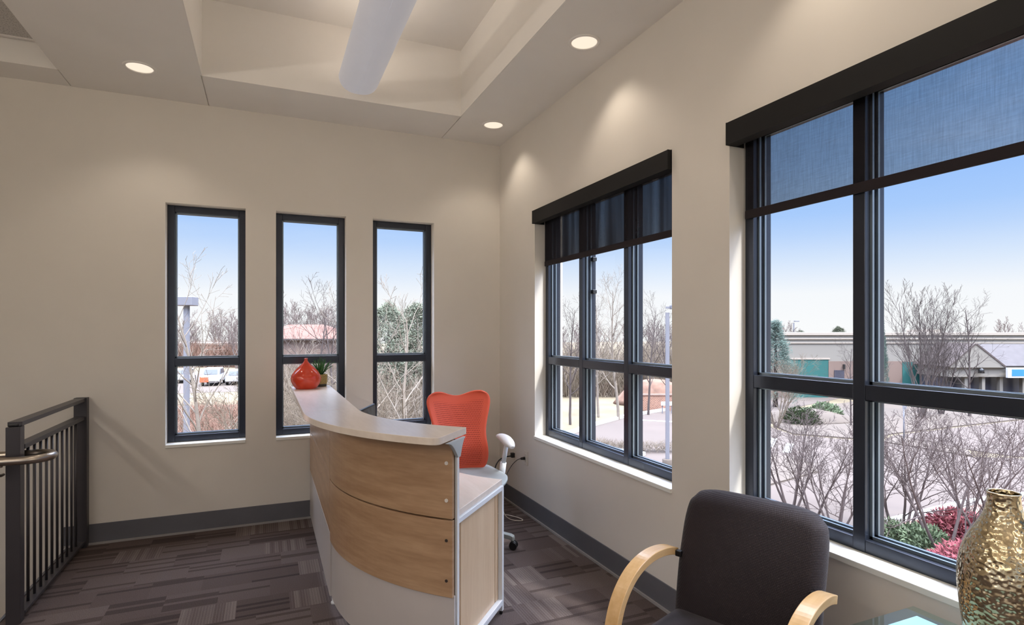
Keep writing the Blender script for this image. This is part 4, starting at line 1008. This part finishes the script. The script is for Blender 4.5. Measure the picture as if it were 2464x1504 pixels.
plant(P_up, 2218, 36.5, 1.02, .2, 'tall many stemmed bare tree in front of the cream building')
plant(P_up, 2265, 38, .80, 2.2, 'shorter many stemmed bare tree just right of the tall one')
plant(P_slim, 2332, 37, .98, 1.1, 'slender bare tree in front of the gabled entry')
plant(P_slim, 2048, 33.5, .64, 4.1, 'small bare tree against the middle mullion of the window behind the armchair')
plant(P_slim, 2105, 35, .60, 2.9, 'small bare tree just right of the middle mullion of the window behind the armchair')
plant(P_shrub, 1905, 17.6, 1.0, .4, 'bare shrub nearest the left frame of the window behind the armchair')
plant(P_shrub2, 1958, 16.6, .86, 1.4, 'bare shrub above the middle of the armchair back')
plant(P_shrub, 2012, 15.4, .86, 2.6, 'bare shrub just left of the middle mullion above the armchair')
plant(P_shrub2, 2272, 13.8, 1.10, .0, 'largest bare shrub in the planting bed, left of the brass vase')
plant(P_shrub, 2165, 15.2, 1.05, 4.0, 'bare shrub just right of the middle mullion behind the armchair')
plant(P_shrub2, 2395, 13.6, 1.02, 3.4, 'bare shrub directly behind the neck of the brass vase')
plant(P_shrub, 2330, 16.5, 1.0, 5.3, 'bare shrub behind the largest one in the planting bed')
plant(P_pale, 1868, 33, .90, .5, 'tan twiggy shrub below the blue spruce')
i_ = 0
for u, d, s in ((690, 15, .95), (735, 19, .85), (790, 14, .80), (905, 13, .98), (940, 16, .92), (985, 14.5, .95), (1025, 13, .86), (960, 20, 1.0)):
    i_ += 1; plant(P_pale, u, d, s, i_ * 1.3, ['tan thicket shrub at the left edge of the window behind the red vase', 'tan thicket shrub seen above the red vase', 'tan thicket shrub to the right of the succulent', 'tan thicket shrub at the left edge of the window behind the orange chair', 'tan thicket shrub left of the near pale birch', 'tan thicket shrub right of the near pale birch', 'tan thicket shrub just beside the orange chair top', 'tan thicket shrub farther back, below the two pines'][i_ - 1])
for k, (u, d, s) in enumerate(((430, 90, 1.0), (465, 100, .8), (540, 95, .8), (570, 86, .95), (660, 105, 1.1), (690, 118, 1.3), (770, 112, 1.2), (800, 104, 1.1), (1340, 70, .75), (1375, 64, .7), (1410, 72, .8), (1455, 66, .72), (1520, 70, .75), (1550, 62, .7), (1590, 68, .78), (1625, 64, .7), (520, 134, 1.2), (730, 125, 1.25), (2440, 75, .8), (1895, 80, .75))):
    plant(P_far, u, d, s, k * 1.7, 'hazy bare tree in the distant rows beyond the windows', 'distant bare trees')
def conifer(name, m, H, R, seed, shape, blades):
    rng = random.Random(seed); r = empty(name); t = MB(); t.tube([(0, 0, 0), (.03, 0, H * .5), (0, 0, H * .97)], [R * .09, R * .06, .02], 8); t.build('trunk', M['twig'], r)
    f = MB()
    for k in range(blades // 14):
        t_ = rng.random() ** .75; z = H * (.08 + .9 * t_); a = rng.uniform(0, 2 * PI)
        rad_ = R * ((1 - t_) ** .8 if shape == 'cone' else (math.sin(PI * min(1, .18 + .80 * t_)) ** .7 if t_ < .97 else .1)) * rng.uniform(.45, 1.05)
        c = Vector((math.cos(a) * rad_, math.sin(a) * rad_, z + rng.gauss(0, .06)))
        out = Vector((math.cos(a), math.sin(a), .35))
        for q in range(14):
            dd = (out + Vector((rng.gauss(0, .8), rng.gauss(0, .8), rng.gauss(0, .8)))).normalized(); ln = rng.uniform(.14, .30) * R * .42; sd = dd.orthogonal().normalized() * ln * .13
            c2 = c + Vector((rng.gauss(0, .07), rng.gauss(0, .07), rng.gauss(0, .05))) * R
            f.add([c2 - sd, c2 + sd, c2 + dd * ln], [(0, 1, 2)])
    f.build('foliage', m, r, recalc=False); return r
P_pine = conifer('pine_tree', M['pine'], 7.3, 1.9, 3, 'round', 20000)
P_spruce = conifer('spruce_tree', M['spruce'], 6.4, 1.9, 9, 'cone', 12000)
plant(P_pine, 934, 35, 1.0, 0, 'left of two dark pines seen through the narrow window behind the orange chair')
plant(P_pine, 1003, 36, 1.0, 2, 'right of two dark pines seen through the narrow window behind the orange chair')
plant(P_pine, 970, 40, .80, 4, 'lower pine filling the gap between the two taller pines')
plant(P_spruce, 1866, 42, 1.0, 0, 'blue green spruce at the left end of the cream building')
sp2 = plant(P_spruce, 2121, 44, 1.0, 1, 'narrow dark evergreen beside the middle mullion of the window behind the armchair'); sp2.scale = (.34, .34, 1.05)
for u, d, s, t in ((2017, 84, .86, 'small round evergreen showing over the cream building roof'), (1926, 86, .78, 'smaller evergreen over the roof near the far street lamp'), (1948, 88, .72, 'lowest evergreen peeping over the cream roof')): plant(P_pine, u, d, s, d, t)
def bush(name, m, R, h, seed, n=2600):
    rng = random.Random(seed); r = empty(name); f = MB(); s_ = MB()
    for k in range(7):
        a = k * .9; s_.tube([(0, 0, 0), (math.cos(a) * R * .3, math.sin(a) * R * .3, h * .5), (math.cos(a) * R * .6, math.sin(a) * R * .6, h * .8)], [.02, .014, .006], 5)
    s_.build('stems', M['darktwig'], r)
    for k in range(n):
        v = Vector((rng.gauss(0, 1), rng.gauss(0, 1), abs(rng.gauss(0, 1)))).normalized() * rng.uniform(.55, 1.0)
        c = Vector((v.x * R, v.y * R, v.z * h)); dd = (v + Vector((rng.gauss(0, .6), rng.gauss(0, .6), rng.gauss(0, .6)))).normalized(); ln = rng.uniform(.06, .13) * (R + .4); sd = dd.orthogonal().normalized() * ln * .28
        f.add([c - sd, c + sd, c + dd * ln], [(0, 1, 2)])
    f.build('foliage', m, r, recalc=False); return r
P_green = bush('juniper_shrub', M['shrubgreen'], .75, .7, 4); P_red = bush('red_shrub', M['shrubred'], .8, .9, 8)
for u, d, s, t in ((2150, 14.8, .9, 'low green juniper nearest the middle mullion'), (2222, 14.2, 1.0, 'low green juniper in front of the largest bare shrub'), (2175, 13.2, .7, 'smallest green juniper close under the window'), (1925, 34.5, 1.5, 'grey green round shrub on the sandy mound'), (1985, 36, 1.5, 'grey green round shrub right of the mound')): plant(P_green, u, d, s, d, t, cat='shrub')
for u, d, s, t in ((2302, 14.6, 1.1, 'red leaved shrub left of the brass vase neck'), (2330, 12.6, 1.0, 'red leaved shrub lower down beside the brass vase shoulder'), (2275, 12.8, .7, 'small red leaved shrub in front of the junipers'), (2380, 14, 1.0, 'red leaved shrub hidden partly by the brass vase')): plant(P_red, u, d, s, d, t, cat='shrub')
def hedge(pts, h, m, label, seed):
    rng = random.Random(seed); f = MB()
    for k in range(3500):
        t = rng.random() * (len(pts) - 1); i = min(len(pts) - 2, int(t)); c = Vector(pts[i]).lerp(Vector(pts[i + 1]), t - i)
        c = c + Vector((rng.gauss(0, .22), rng.gauss(0, .22), rng.uniform(0, h))); dd = Vector((rng.gauss(0, .6), rng.gauss(0, .6), 1)).normalized(); sd = dd.orthogonal().normalized() * .012; ln = rng.uniform(.12, .3)
        f.add([c - sd, c + sd, c + dd * ln], [(0, 1, 2)])
    tag(f.build('hedge', m, recalc=False), label, 'hedge', kind='stuff')
hedge([site(1432, 27.4), site(1500, 26.2), site(1541, 26.4), site(1640, 26.2)], .38, M['paletwig'], 'low clipped grey hedge along the near side of the road', 2)
def brush(name, boxu, boxd, n, h, m, label, seed, w=.012):
    rng = random.Random(seed); f = MB()
    for k in range(n):
        c = site(rng.uniform(*boxu), rng.uniform(*boxd)); 
        for q in range(2):
            dd = Vector((rng.gauss(0, .35), rng.gauss(0, .35), 1)).normalized(); ln = h * rng.uniform(.4, 1.1); sd = Vector((RT.x, RT.y, 0)) * w * rng.uniform(.6, 1.6)
            mid = c + dd * ln * .5 + Vector((rng.gauss(0, .06), rng.gauss(0, .06), 0)) * h
            tip = c + (dd + Vector((rng.gauss(0, .2), rng.gauss(0, .2), 0))) * ln
            sy = Vector((-sd.y, sd.x, 0))
            f.add([c - sd, c + sd, c + sy, mid - sd * .6, mid + sd * .6, mid + sy * .6, tip], [(0, 1, 4, 3), (1, 2, 5, 4), (2, 0, 3, 5), (3, 4, 6), (4, 5, 6), (5, 3, 6)])
    tag(f.build(name, m, recalc=False), label, 'brush', kind='stuff')
brush('dry_brush', (330, 1120), (19, 40), 7000, 1.3, M['redbrush'], 'red brown dry brush covering the field beyond the narrow windows', 1)
brush('thicket', (640, 1100), (30, 58), 4500, 3.6, M['paletwig'], 'pale twiggy thicket behind the field', 2, .016)
brush('thicket', (1300, 1660), (48, 62), 4200, 4.6, M['paletwig'], 'pale twiggy thicket across the road by the brick wall', 3, .02)
brush('thicket', (400, 640), (88, 104), 2500, 4.4, M['redbrush'], 'reddish twiggy thicket behind the parked cars', 4, .04)
